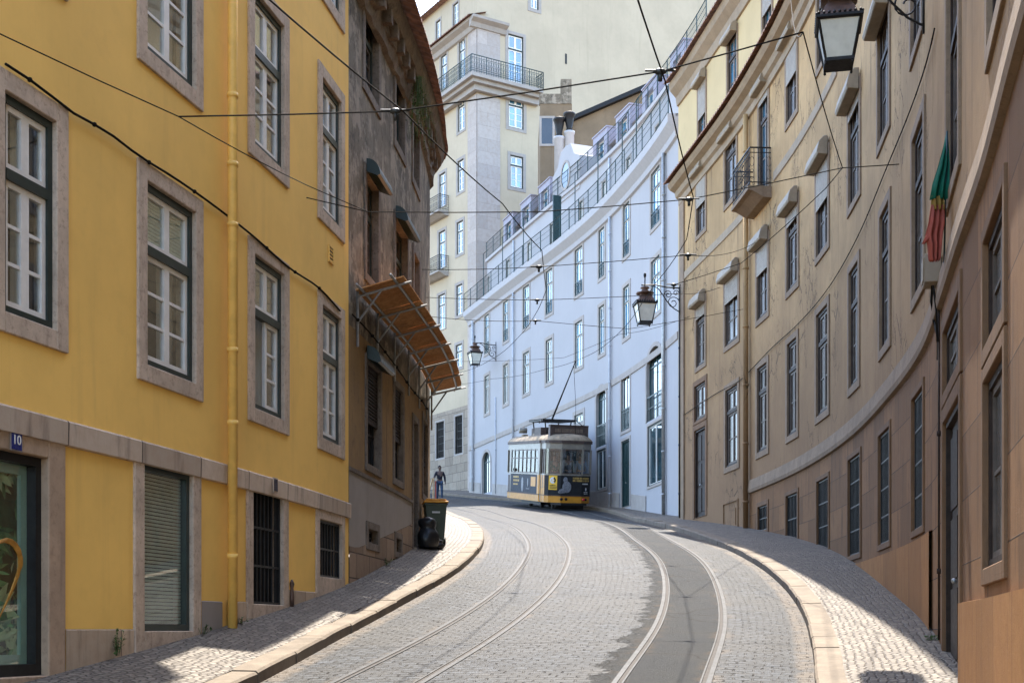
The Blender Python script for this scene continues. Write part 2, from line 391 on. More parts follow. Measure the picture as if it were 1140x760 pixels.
def roadmat():
    """granite setts laid in rows, asphalt infill round the down track, sandy joints by the rails"""
    m,t=newmat('granite_sett_road'); u=t.uv(); p=t.pos()
    A=lambda n: t.n('Attribute',_attribute_name=n).outputs['Fac']
    la,lb,lk=A('latr'),A('latl'),A('latk')
    nz=t.n('TexNoise',Vector=u,Scale=2.2,Detail=3).outputs[1]
    ud=t.n('VectorMath',_operation='MULTIPLY_ADD',i0=nz,i1=(.16,.16,0),i2=u).outputs[0]
    nz2=t.n('TexNoise',Vector=u,Scale=14.0,Detail=2).outputs[1]
    ud=t.n('VectorMath',_operation='MULTIPLY_ADD',i0=nz2,i1=(.03,.035,0),i2=ud).outputs[0]
    b=t.n('TexBrick',_offset=.5,Vector=ud,Color1=(0,0,0,1),Color2=(1,1,1,1),Mortar=(.5,.5,.5,1),Scale=1.0,**{'Mortar__Size':.014,'Mortar__Smooth':.5,'Bias':0.0,'Brick__Width':.20,'Row__Height':.135})
    r=t.n('SeparateColor',Color=b.outputs[0]).outputs[0]; mo=b.outputs[1]
    c=t.mix(r,(.005,.008,.012,1),(.037,.045,.056,1))
    c=t.mix(t.math('MULTIPLY',t.ramp(t.noise(u,5.0,6,.8),.44,.58),.72),c,(.006,.007,.008,1))
    c=t.mix(t.math('MULTIPLY',t.ramp(t.noise(u,.35,6,.65),.38,.66),.6),c,(.035,.033,.030,1))
    c=t.mix(t.math('MULTIPLY',t.ramp(t.noise(u,1.3,6,.7),.56,.72),.4),c,(.062,.054,.044,1))
    gap=t.math('MULTIPLY',mo,t.ramp(t.noise(u,1.6,5,.7),.38,.62))
    c=t.mix(t.math('MULTIPLY',mo,.7),c,(.018,.015,.012,1))
    deep=t.math('MULTIPLY',t.math('MULTIPLY',mo,t.ramp(t.noise(u,3.2,4,.7),.54,.66)),1.0)
    c=t.mix(deep,c,(.02,.016,.012,1))
    h=t.math('ADD',t.math('MULTIPLY',t.math('SUBTRACT',1.0,mo),.8),t.math('ADD',t.math('MULTIPLY',r,.35),t.math('MULTIPLY',t.noise(u,26,4,.6),.45)))
    h=t.math('SUBTRACT',h,t.math('MULTIPLY',deep,1.2))
    # asphalt round the right-hand track, ragged on its uphill-left edge
    wob=t.math('MULTIPLY',t.math('SUBTRACT',t.noise(u,1.6,9,.78),.5),1.5)
    e1=t.ramp(t.math('ADD',la,wob),-.74,-.62)
    e2=t.ramp(t.math('ADD',la,t.math('MULTIPLY',t.math('SUBTRACT',t.noise(u,2.2,5,.7),.5),.10)),.48,.46)
    asp=t.math('MULTIPLY',e1,e2)
    an=t.noise(u,90,3,.7); ac=t.mix(t.ramp(an,.3,.75),(.019,.021,.023,1),(.042,.045,.047,1))
    ac=t.mix(t.math('MULTIPLY',t.ramp(t.noise(u,.8,6,.65),.42,.66),.5),ac,(.045,.043,.038,1))
    ck=t.n('TexVoronoi',_feature='DISTANCE_TO_EDGE',_voronoi_dimensions='2D',Vector=t.n('VectorMath',_operation='MULTIPLY_ADD',i0=nz,i1=(.5,.5,0),i2=u).outputs[0],Scale=.55).outputs[0]
    ac=t.mix(t.math('SUBTRACT',1.0,t.ramp(ck,.004,.016)),ac,(.018,.016,.014,1))
    # rail margins: sand and rust
    def near(l,w0,w1):
        a=t.math('ABSOLUTE',t.math('SUBTRACT',t.math('ABSOLUTE',l),.45)); return t.ramp(a,w1,w0)
    rm=t.math('MAXIMUM',near(la,.06,.22),near(lb,.06,.18))
    rmn=t.math('MULTIPLY',rm,t.ramp(t.noise(u,1.5,7,.75),.48,.62))
    hb=t.math('ADD',t.math('MULTIPLY',an,.5),.6)
    hm=t.n('Mix',_data_type='FLOAT',i0=asp,i2=h,i3=hb).outputs[0]
    c=t.mix(asp,c,ac)
    c=t.mix(t.math('MULTIPLY',rmn,.6),c,(.085,.062,.040,1))
    # gutter strip along the kerbs
    gk=t.math('MULTIPLY',t.ramp(lk,.26,.14),.6)
    c=t.mix(t.math('MULTIPLY',gk,t.ramp(t.noise(u,2.0,5,.7),.3,.6)),c,(.14,.105,.07,1))
    t.out(c,t.math('MULTIPLY_ADD',asp,.24,.56),t.bump(hm,1.0,.055),0,.2); return m
M['road']=roadmat()
M['kerb']=stone('kerb_limestone',(.17,.137,.10),.28,(.10,.075,.055),.45)
M['earth']=plain('hill_earth',(.16,.13,.10),.9,.3,.5)
# ------------------------------------------------------------------ the setting: ground, road, pavements, kerbs
def frange(a,b,st):
    n=max(1,int(math.ceil((b-a)/st))); return [a+(b-a)*i/n for i in range(n+1)]
DS=frange(-28,12,1.0)[:-1]+frange(12,40,.4)[:-1]+frange(40,104,1.0)
def base_xL(d): return LEFT.at(LEFT.s_d(d)).x if d<30.4 else min(-1.97-(d-30.4)*.25,kerbL(d)-1.6)
def base_xR(d):
    if d<=42.4: return RIGHT.at(RIGHT.s_d(d)).x+.02
    if d<=46.6: return 5.58+(d-42.4)*.09
    if d<=75: return WHITE.at(WHITE.s_d(d)).x+.02
    if d<=79: return -2.5
    return max(CORN.x-.63*(d-79), -40)+.02
def street():
    rows=[];S=0;pv=None
    for d in DS:
        c=Vector((trackR(d),d))
        if pv is not None: S+=(c-pv).length
        pv=c; rows.append((d,S))
    # road sheet
    n=22; vs=[];fs=[];A={'latr':[],'latl':[],'latk':[]};uvs=[]
    for d,S in rows:
        a,b=kerbL(d),kerbR(d); h=(trackR(d+.2)-trackR(d-.2))/.4; k=1/math.sqrt(1+h*h)
        for j in range(n+1):
            x=a+(b-a)*j/n; f=j/n
            vs.append((x,d,Zr(d)+.05*math.sin(PI*f)-.02)); uvs.append(((x-trackR(d))*k+10,S+30))
            A['latr'].append((x-trackR(d))*k); A['latl'].append((x-trackL(d))*k); A['latk'].append(min(x-a,b-x)*k)
    for i in range(len(rows)-1):
        for j in range(n): q=i*(n+1)+j; fs.append((q,q+1,q+n+2,q+n+1))
    me=bpy.data.meshes.new('road'); me.from_pydata(vs,[],fs); me.materials.append(M['road'])
    for k,v in A.items():
        at=me.attributes.new(k,'FLOAT','POINT'); at.data.foreach_set('value',v)
    ul=me.uv_layers.new(name='UVMap')
    for p in me.polygons:
        p.use_smooth=True
        for li in p.loop_indices: ul.data[li].uv=uvs[me.loops[li].vertex_index]
    tag(link('road',me),kind='structure')
    def roadz(x,d):
        f=(x-kerbL(d))/(kerbR(d)-kerbL(d)); return Zr(d)+.05*math.sin(PI*min(max(f,0),1))-.02
    # kerbs and pavements
    for side,kx,bx,dz in ((-1,kerbL,base_xL,.27),(1,kerbR,base_xR,.15)):
        kb=MB(); pv_=MB()
        prev=None
        for d,S in rows:
            h=(kx(d+.2)-kx(d-.2))/.4; nx=side/math.sqrt(1+h*h)
            x0=kx(d); x1=x0+nx*.30; x2=bx(d)+side*.25
            z=Zr(d)
            cur=[Vector((x0,d,z-.2)),Vector((x0,d,z+.085)),Vector((x0+nx*.03,d,z+.12)),Vector((x1,d,z+.122)),Vector((x1,d,z+.0)),
                 Vector((x1-nx*.01,d,z+.116)),Vector((x1+(x2-x1)*.5,d,z+.116+(dz-.116)*.45)),Vector((x2,d,z+dz))]
            if prev:
                P,PS,px1,px2=prev
                w0=(px2-px1)/2; w1=(x2-x1)/2
                pv_.quad(P[5],P[6],cur[6],cur[5],0,[(20,PS+30),(20+w0,PS+30),(20+w1,S+30),(20,S+30)])
                pv_.quad(P[6],P[7],cur[7],cur[6],0,[(20+w0,PS+30),(20+2*w0,PS+30),(20+2*w1,S+30),(20+w1,S+30)])
            prev=(cur,S,x1,x2)
        # separate kerb stones with open joints
        rk=random.Random(5+side); d=-26.0
        while d<102:
            L=rk.uniform(.85,1.35)*(1 if d<45 else 2.5); h0=(kx(d+.2)-kx(d-.2))/.4; de=d+L/math.sqrt(1+h0*h0); jz,jo=rk.uniform(-.007,.006),rk.uniform(-.008,.008)
            gap=.018 if rk.random()<.93 else .05
            prev=None; n_=4
            for i in range(n_+1):
                q=d+(de-d)*i/n_; h=(kx(q+.2)-kx(q-.2))/.4; k=side/math.sqrt(1+h*h); x=kx(q)+jo; z=Zr(q)+jz; cc=.008 if i in (0,n_) else 0
                def T_(o): return (x+k*o, q-h*k*o*1.0)
                cur=[Vector((*T_(0.0),z-.22)),Vector((*T_(.0),z+.095-cc)),Vector((*T_(.025),z+.12-cc)),Vector((*T_(.295),z+.124-cc)),Vector((*T_(.295),z-.1))]
                if prev:
                    for j in range(4): kb.quad(prev[j],prev[j+1],cur[j+1],cur[j],0,[(prev[5],1+.1*j),(prev[5],1.1+.1*j),(q,1.1+.1*j),(q,1+.1*j)])
                else: kb.add(cur,[(0,1,2,3,4)])
                prev=cur+[q]
            kb.add(prev[:5],[(4,3,2,1,0)])
            d=de+gap
        tag(kb.build('kerb',M['kerb'],world=True),kind='structure')
        tag(pv_.build('pavement',M['calcada'],world=True),kind='structure')
    # hill under everything
    g=MB(); xs=[-400,-200,-100,-60,-30,-15,0,15,30,60,100,200,400]; ys=[-400,-200,-100,-50]+list(range(-30,111,10))+[130,160,200,300,500]
    vs=[(x,y,(Zr(y) if -30<=y<=160 else (-5.0 if y<-30 else 18.0))-.45) for y in ys for x in xs]; nx=len(xs)
    g.add(vs,[(j*nx+i,j*nx+i+1,(j+1)*nx+i+1,(j+1)*nx+i) for j in range(len(ys)-1) for i in range(nx-1)],0,True)
    tag(g.build('ground',M['earth']),kind='structure')
    # rails
    prof=[(-.052,-.02),(-.047,.010),(.006,.010),(.010,.001),(.050,.001),(.054,.010),(.072,.010),(.077,-.02)]
    names={(0,-1):'worn steel tram rail nearest the left kerb',(0,1):'inner steel rail of the left-hand track',(1,-1):'shiny left rail of the track the tram runs on',(1,1):'steel rail nearest the right kerb'}
    for ti,tr in enumerate((trackL,trackR)):
        for sd in (-1,1):
            mb=MB(); prev=None
            for d,S in rows:
                h=(tr(d+.2)-tr(d-.2))/.4; k=1/math.sqrt(1+h*h); N=Vector((k,-h*k))
                c=Vector((tr(d),d))+N*(sd*.45)
                cur=[]
                for (o,z) in prof:
                    q=c+N*(o*-sd); cur.append(Vector((q.x,q.y,roadz(q.x,q.y)+z)))
                if prev:
                    for i in range(len(prof)-1): mb.quad(prev[i],prev[i+1],cur[i+1],cur[i],1 if i in (2,3,4) else 0)
                prev=cur
            tag(mb.build('tram_rail',[M['steelrail'],M['groove']],world=True),names[(ti,sd)],'rail','rails set in the road')
    return roadz
roadz=street()

# ------------------------------------------------------------------ facade helpers
class Bld:
    def __init__(s,name,curve,label,cat,s0,s1,zref,root=None):
        s.c=curve; s.s0=s0; s.s1=s1; s.holes=[]
        if root: s.root=root; return
        p=curve.at((s0+s1)/2); s.root=thing(name,(p.x,p.y,zref),label,cat)
def wall(B,name,mat,s0,s1,zb,zt,step=.5,o=0.0,parent=None):
    fzb=zb if callable(zb) else (lambda q: zb); fzt=zt if callable(zt) else (lambda q: zt)
    mb=MB(); br={s0,s1}
    for h in B.holes:
        for e in (h[0],h[1]):
            if s0<e<s1: br.add(e)
    for q in frange(s0,s1,step): br.add(q)
    br=sorted(br); br=[br[0]]+[b for a,b in zip(br,br[1:]) if b-a>1e-4]
    for a,b in zip(br,br[1:]):
        m=(a+b)/2; hs=sorted((h[2],h[3]) for h in B.holes if h[0]<m<h[1])
        Pa,Pb=B.c.off(a,o,0),B.c.off(b,o,0)
        la,lb=fzb(a),fzb(b); ta,tb=fzt(a),fzt(b)
        cur=(la,lb)
        def q_(z0,z1):
            if max(z1[0]-z0[0],z1[1]-z0[1])<.005: return
            mb.quad((Pa.x,Pa.y,z0[0]),(Pb.x,Pb.y,z0[1]),(Pb.x,Pb.y,z1[1]),(Pa.x,Pa.y,z1[0]),0,[(a,z0[0]),(b,z0[1]),(b,z1[1]),(a,z1[0])])
        for z0,z1 in hs:
            if z1<=min(cur) : continue
            if z0>=max(ta,tb): break
            q_(cur,(max(cur[0],min(z0,ta)),max(cur[1],min(z0,tb)))); cur=(max(z1,cur[0]),max(z1,cur[1]))
        q_(cur,(max(ta,cur[0]),max(tb,cur[1])))
    return mb.build(name,mat,parent or B.root,world=True)
def sweep(curve,s0,s1,prof,step=.5,mb=None,mi=0,closed=True,uvs=True,jit=None):
    """prof: list of (out,z) ; z may be callable of s"""
    mb=mb or MB(); prev=None; n=len(prof)
    per=[0]
    for a,b in zip(prof,prof[1:]): per.append(per[-1]+math.hypot(b[0]-a[0],(b[1]-a[1])))
    for q in frange(s0,s1,step):
        cur=[curve.off(q,o+(jit(q,i) if jit else 0),z) for i,(o,z) in enumerate(prof)]
        if prev:
            for i in range(n if closed else n-1):
                j=(i+1)%n; va=per[i]+1; vb=(per[j] if j else per[-1]+.3)+1
                mb.quad(prev[0][i],prev[0][j],cur[j],cur[i],mi,[(prev[1],va),(prev[1],vb),(q,vb),(q,va)])
        else: first=cur
        prev=(cur,q)
    if closed:
        mb.add(first,[tuple(range(n))],mi); mb.add(prev[0],[tuple(range(n-1,-1,-1))],mi)
    return mb
def tube_curve(curve,s0,s1,o,z,r,step=.5,mb=None,sag=None,n=5):
    mb=mb or MB(); fz=z if callable(z) else (lambda q:z)
    mb.tube([curve.off(q,o,fz(q)+(sag(q) if sag else 0)) for q in frange(s0,s1,step)],r,n); return mb
def frame_at(curve,s0,s1,z):
    a,b=curve.at(s0),curve.at(s1); c=(a+b)/2; t=(b-a).normalized()
    N=Vector((t.y,-t.x))*curve.side; X=Vector((-N.y,N.x)); 
    m=Matrix(((X.x,-N.x,0,c.x),(X.y,-N.y,0,c.y),(0,0,1,z),(0,0,0,1)))
    return m,(b-a).length
def rect_frame(mb,x0,x1,z0,z1,w,y0,y1,mi=0,wt=None,wb=None,bottom=True):
    wt=w if wt is None else wt; wb=w if wb is None else wb
    mb.box(x0,x0+w,y0,y1,z0,z1,mi); mb.box(x1-w,x1,y0,y1,z0,z1,mi)
    mb.box(x0+w,x1-w,y0,y1,z1-wt,z1,mi)
    if bottom: mb.box(x0+w,x1-w,y0,y1,z0,z0+wb,mi)
def leaf(mb,x0,x1,z0,z1,w,y0,y1,nh=0,mw=.034,nv=0):
    rect_frame(mb,x0,x1,z0,z1,w,y0,y1)
    for k in range(nh):
        z=z0+w+(z1-z0-2*w)*(k+1)/(nh+1); mb.box(x0+w,x1-w,y0+.008,y1-.008,z-mw/2,z+mw/2)
    for k in range(nv):
        x=x0+w+(x1-x0-2*w)*(k+1)/(nv+1); mb.box(x-mw/2,x+mw/2,y0+.01,y1-.01,z0+w,z1-w)
STY={
 'yellow':dict(frame='green_frame',sash='white_paint',pane='pane_clear',fw=.075,sw=.058,tr=.36,th=.10,rev=.075,stone='granite',nh=2),
 'tan':dict(frame='brownwood',sash='greywood',pane='pane_brown',fw=.07,sw=.06,tr=.30,th=.09,rev=.07,stone='tanstone',nh=1),
 'dark':dict(frame='green_frame',sash='greywood',pane='pane_dark',fw=.07,sw=.05,tr=.34,th=.09,rev=.15,stone='oldstone',nh=2),
 'white':dict(frame='dark_green_iron',sash='white_paint',pane='pane_painted_sky',fw=.05,sw=.032,tr=.30,th=.06,rev=.07,stone='lightstone',nh=0),
 'cream':dict(frame='green_frame',sash='white_paint',pane='pane_painted_sky',fw=.06,sw=.07,tr=.30,th=.09,rev=.10,stone='lightstone',nh=2),
}
def window(B,L,R,T,Bt,style,ref='L',sur=.19,surb=None,kind='window',z=None,pane=None,rail=None,box=None,blind=0,curtain=None,open_leaf=False,roller=0,name='window',surround=True,stone=None,hole=True,s=None,arch=0,tr=None,detail=True):
    st=STY[style]; c=B.c
    if s: s0,s1=s
    else:
        qa,qb=c.s_px(L),c.s_px(R); s0,s1=min(qa,qb),max(qa,qb)
    if z: z0,z1=z
    else:
        dd=c.at(c.s_px(L if ref=='L' else R)).y; z1=(HY-T)/F*dd; z0=(HY-Bt)/F*dd
    mtx,w=frame_at(c,s0,s1,z0); h=z1-z0; surb=sur if surb is None else surb
    x0,x1=-w/2+sur,w/2-sur; a,b=surb,h-sur
    if hole: B.holes.append((s0+sur,s1-sur,z0+surb,z1-sur))
    rv=st['rev']
    # casing
    mb=MB()
    W_=MB()
    if kind=='door':
        rect_frame(mb,x0,x1,a,b,.06,rv-.06,rv+.04,bottom=False)
        n=2; lw=(x1-x0-.12)/n
        for i in range(n):
            xx=x0+.06+i*lw; mb.box(xx+.006,xx+lw-.006,rv,rv+.04,a,b-.06)
            for (p,q_) in ((.06,.34),(.38,.62),(.66,.95)):
                hh=b-a-.06; mb.box(xx+.07,xx+lw-.07,rv-.018,rv,a+hh*p,a+hh*q_)
        o=mb.build(name,M[st['frame']],B.root,mtx)
        hb=MB(); hb.ball((x0+.06+lw-.06,rv-.05,a+1.0),.03); hb.build('handle',M['zinc'],o,mtx)
    elif kind=='grille':
        rect_frame(mb,x0,x1,a,b,.035,rv-.05,rv)
        nb=max(3,int((x1-x0)/.13))
        for i in range(1,nb): x=x0+(x1-x0)*i/nb; mb.box(x-.011,x+.011,rv-.04,rv-.018,a,b)
        nz=max(2,int((b-a)/.45))
        for i in range(1,nz): zz=a+(b-a)*i/nz; mb.box(x0,x1,rv-.045,rv-.012,zz-.014,zz+.014)
        o=mb.build(name,M['black_iron'],B.root,mtx)
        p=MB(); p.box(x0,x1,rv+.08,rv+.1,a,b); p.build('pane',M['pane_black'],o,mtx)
    else:
        t_=st['tr'] if tr is None else tr; fw=st['fw']
        rect_frame(mb,x0,x1,a,b,fw,rv-.05,rv+.03)
        zt=b-(b-a)*t_
        if t_>0: mb.box(x0+fw,x1-fw,rv-.055,rv+.03,zt-st['th']/2,zt+st['th']/2)
        o=mb.build(name,M[st['frame']],B.root,mtx)
        sm=MB(); xi0,xi1=x0+fw,x1-fw; xm=(xi0+xi1)/2; zi0=a+fw; zi1=(zt-st['th']/2) if t_>0 else b-fw; sw=st['sw']
        y0,y1=rv-.025,rv+.02
        if detail:
            if not open_leaf: leaf(sm,xi0,xm,zi0,zi1,sw,y0,y1,st['nh'])
            leaf(sm,xm,xi1,zi0,zi1,sw,y0,y1,st['nh'])
            if open_leaf:
                Mo=Matrix.Translation((xi0,y1,0))@Matrix.Rotation(math.radians(68),4,'Z')
                lo=MB(); leaf(lo,0,xm-xi0,zi0,zi1,sw,-.04,0,st['nh'])
                sm.add([Mo@Vector(v) for v in lo.v],lo.f)
            if t_>0:
                leaf(sm,xi0,xm,zt+st['th']/2,b-fw,sw,y0,y1); leaf(sm,xm,xi1,zt+st['th']/2,b-fw,sw,y0,y1)
            sm.build('sash',M[st['sash']],o,mtx)
        p=MB()
        if open_leaf: p.box(xm,xi1,rv,rv+.006,a,zi1); p.box(x0,x1,rv,rv+.006,zi1,b)
        else: p.box(x0,x1,rv,rv+.006,a,b)
        p.build('pane',M[pane or st['pane']],o,mtx)
        if (pane or st['pane'])=='pane_clear':
            r=MB(); X0,X1,Y0,Y1,Z0,Z1=x0-.1,x1+.1,rv+.1,rv+.9,a-.1,b+.1
            for f in (((X0,Y1,Z0),(X1,Y1,Z0),(X1,Y1,Z1),(X0,Y1,Z1)),((X0,Y0,Z0),(X0,Y1,Z0),(X0,Y1,Z1),(X0,Y0,Z1)),((X1,Y0,Z0),(X1,Y1,Z0),(X1,Y1,Z1),(X1,Y0,Z1)),((X0,Y0,Z0),(X1,Y0,Z0),(X1,Y1,Z0),(X0,Y1,Z0)),((X0,Y0,Z1),(X1,Y0,Z1),(X1,Y1,Z1),(X0,Y1,Z1))): r.quad(*f)
            r.build('interior',M['room'],o,mtx)
            if curtain:
                for cx0,cx1 in curtain:
                    cm=MB(); n=14; xa=xi0+(xi1-xi0)*cx0; xb=xi0+(xi1-xi0)*cx1
                    vs=[];fs=[]
                    for i in range(n+1):
                        f=i/n; yy=rv+.16+.018*math.sin(f*28)
                        vs+=[(xa+(xb-xa)*f,yy,a),(xa+(xb-xa)*f,yy,b)]
                        if i: k=2*i; fs.append((k-2,k,k+1,k-1))
                    cm.add(vs,fs,0,True); cm.build('curtain',M['curtain'],o,mtx)
            if blind:
                bm_=MB(); zb_=b-(b-a)*blind
                k=0; zz=b
                while zz>zb_: bm_.box(xi0,xi1,rv+.025,rv+.04,zz-.035,zz-.004); zz-=.042
                bm_.build('blind',M['blind'],o,mtx)
    if surround:
        S=MB()
        if arch: pass
        rect_frame(S,-w/2,w/2,0,h,sur,-.03,.24,0,None,surb,bottom=(kind!='door' or surb>.01))
        S.build('surround',M[stone or st['stone']],o,mtx,bevel=.008)
    else:
        S=MB(); rect_frame(S,-w/2,w/2,0,h,sur,.002,.24,0,None,surb); S.build('reveal',M[st['stone']],o,mtx)
    if box:
        bz=box if isinstance(box,float) else .42
        s_=MB(); zz=b-.12; xa,xb=x0-.10,x1+.10
        vs=[]
        prof=[(-.04,zz+.02),(-.24,zz+.04),(-.27,zz+.10),(-.22,zz+bz*.75),(-.12,zz+bz),(-.032,zz+bz)]
        n=len(prof)
        s_.add([(xa,y,z_) for y,z_ in prof]+[(xb,y,z_) for y,z_ in prof],[tuple(range(n)),tuple(range(2*n-1,n-1,-1))]+[(i,n+i,n+(i+1)%n,(i+1)%n) for i in range(n)])
        s_.build('shutter_box',M['shutterbox'],o,mtx,bevel=.01)
    if roller:
        r=MB(); zb_=b-(b-a)*roller; zz=b
        while zz>zb_: r.box(x0+.01,x1-.01,rv-.10,rv-.075,zz-.052,zz-.004); zz-=.056
        r.build('roller_shutter',M['shutterbox'],o,mtx)
    if rail:
        r=MB(); n=max(4,int((x1-x0)/.11)); 
        for k in range(n+1): x=x0+(x1-x0)*k/n; r.box(x-.009,x+.009,.0,.018,a,a+rail)
        r.box(x0,x1,-.006,.026,a+rail-.03,a+rail); r.box(x0,x1,-.004,.022,a+.05,a+.075); r.box(x0,x1,-.004,.022,a+rail-.16,a+rail-.14)
        r.build('railing',M['dark_green_iron'],o,mtx)
    return o,mtx,(x0,x1,a,b,w,h)
def roof_tiles(B,name,s0,s1,z,over,rise,back,mat='tile',pitch=.22,o0=0):
    """corrugated clay-tile slope: from the eave edge (over) back by 'back' metres"""
    mb=MB(); qs=frange(s0,s1,pitch/4); nr=5; prev=None
    for k,q in enumerate(qs):
        w=.045*abs(math.sin(k*PI/4)); cur=[]; ov=over(q) if callable(over) else over
        for r in range(nr+1):
            f=r/nr; cur.append(B.c.off(q,ov-(ov+back)*f,z+w+(rise)*f))
        cur.append(B.c.off(q,ov+.01,z-.045+w*.6))
        if prev:
            for r in range(nr): mb.quad(prev[r],prev[r+1],cur[r+1],cur[r])
            mb.quad(prev[nr+1],prev[0],cur[0],cur[nr+1])
            mb.quad(prev[nr+1],prev[nr],cur[nr],cur[nr+1])
        prev=cur
    return mb.build(name,M[mat],B.root,world=True)
def shell(B,s0,s1,depth,zb,zt,mat,name='rear_wall',step=2.0,ends=True):
    """side and back walls so the mass is closed"""
    mb=MB(); prev=None; o=-depth; fz=zb if callable(zb) else (lambda q: zb)
    for q in frange(s0,s1,step):
        a,b=B.c.off(q,o,fz(q)),B.c.off(q,o,zt); t=B.c.off(q,-.02,zt)
        if prev: mb.quad(prev[0],a,b,prev[1]); mb.quad(prev[1],b,t,prev[2])
        prev=(a,b,t)
    if ends:
        for q in (s0,s1): mb.quad(B.c.off(q,0,fz(q)-.5),B.c.off(q,o,fz(q)-.5),B.c.off(q,o,zt),B.c.off(q,0,zt))
    return mb.build(name,mat,B.root,world=True)
def text_mesh(name,txt,size,mat,parent,Mx,extrude=.002,align='CENTER'):
    cu=bpy.data.curves.new(name,'FONT'); cu.body=txt; cu.size=size; cu.extrude=extrude; cu.align_x=align; cu.align_y='CENTER'
    tmp=bpy.data.objects.new('tmp_text',cu); COL.objects.link(tmp)
    dg=bpy.context.evaluated_depsgraph_get(); me=bpy.data.meshes.new_from_object(tmp.evaluated_get(dg))
    bpy.data.objects.remove(tmp); me.name=name; me.materials.clear(); me.materials.append(mat)
    return link(name,me,parent,Mx)
RX=Matrix.Rotation(PI/2,4,'X')     # text standing up, facing local -Y
# ------------------------------------------------------------------ yellow corner house on the left
sY0,sY1=LEFT.s_d(4.0),LEFT.s_px(388)
Y=Bld('yellow_house',LEFT,'yellow rendered house with stone framed white sash windows along the left pavement','building',sY0,sY1,-1)
zbL=zbase(LEFT,.10)
ROW1=(2.70,5.09); ROW2=(6.15,8.52); ROW3=(9.5,11.85); BAND=2.04
cols=[(-12,74),(152,224.5),(275.5,320.5),(353.3,382.5)]
full=(0,1)
opts1=[dict(curtain=[(.0,.45),(.55,1)],),dict(curtain=[(.0,.40),(.6,1)],blind=.30),dict(open_leaf=True,curtain=[(.5,1)]),dict(curtain=[(0,.15),(.5,.75)])]
opts2=[dict(curtain=[full]),dict(curtain=[full]),dict(curtain=[full]),dict(curtain=[full])]
for i,(l,r) in enumerate(cols):
    window(Y,l,r,0,0,'yellow',z=ROW1,**opts1[i]); window(Y,l,r,0,0,'yellow',z=ROW2,**opts2[i]); window(Y,l,r,0,0,'yellow',z=ROW3,pane='pane_dark')
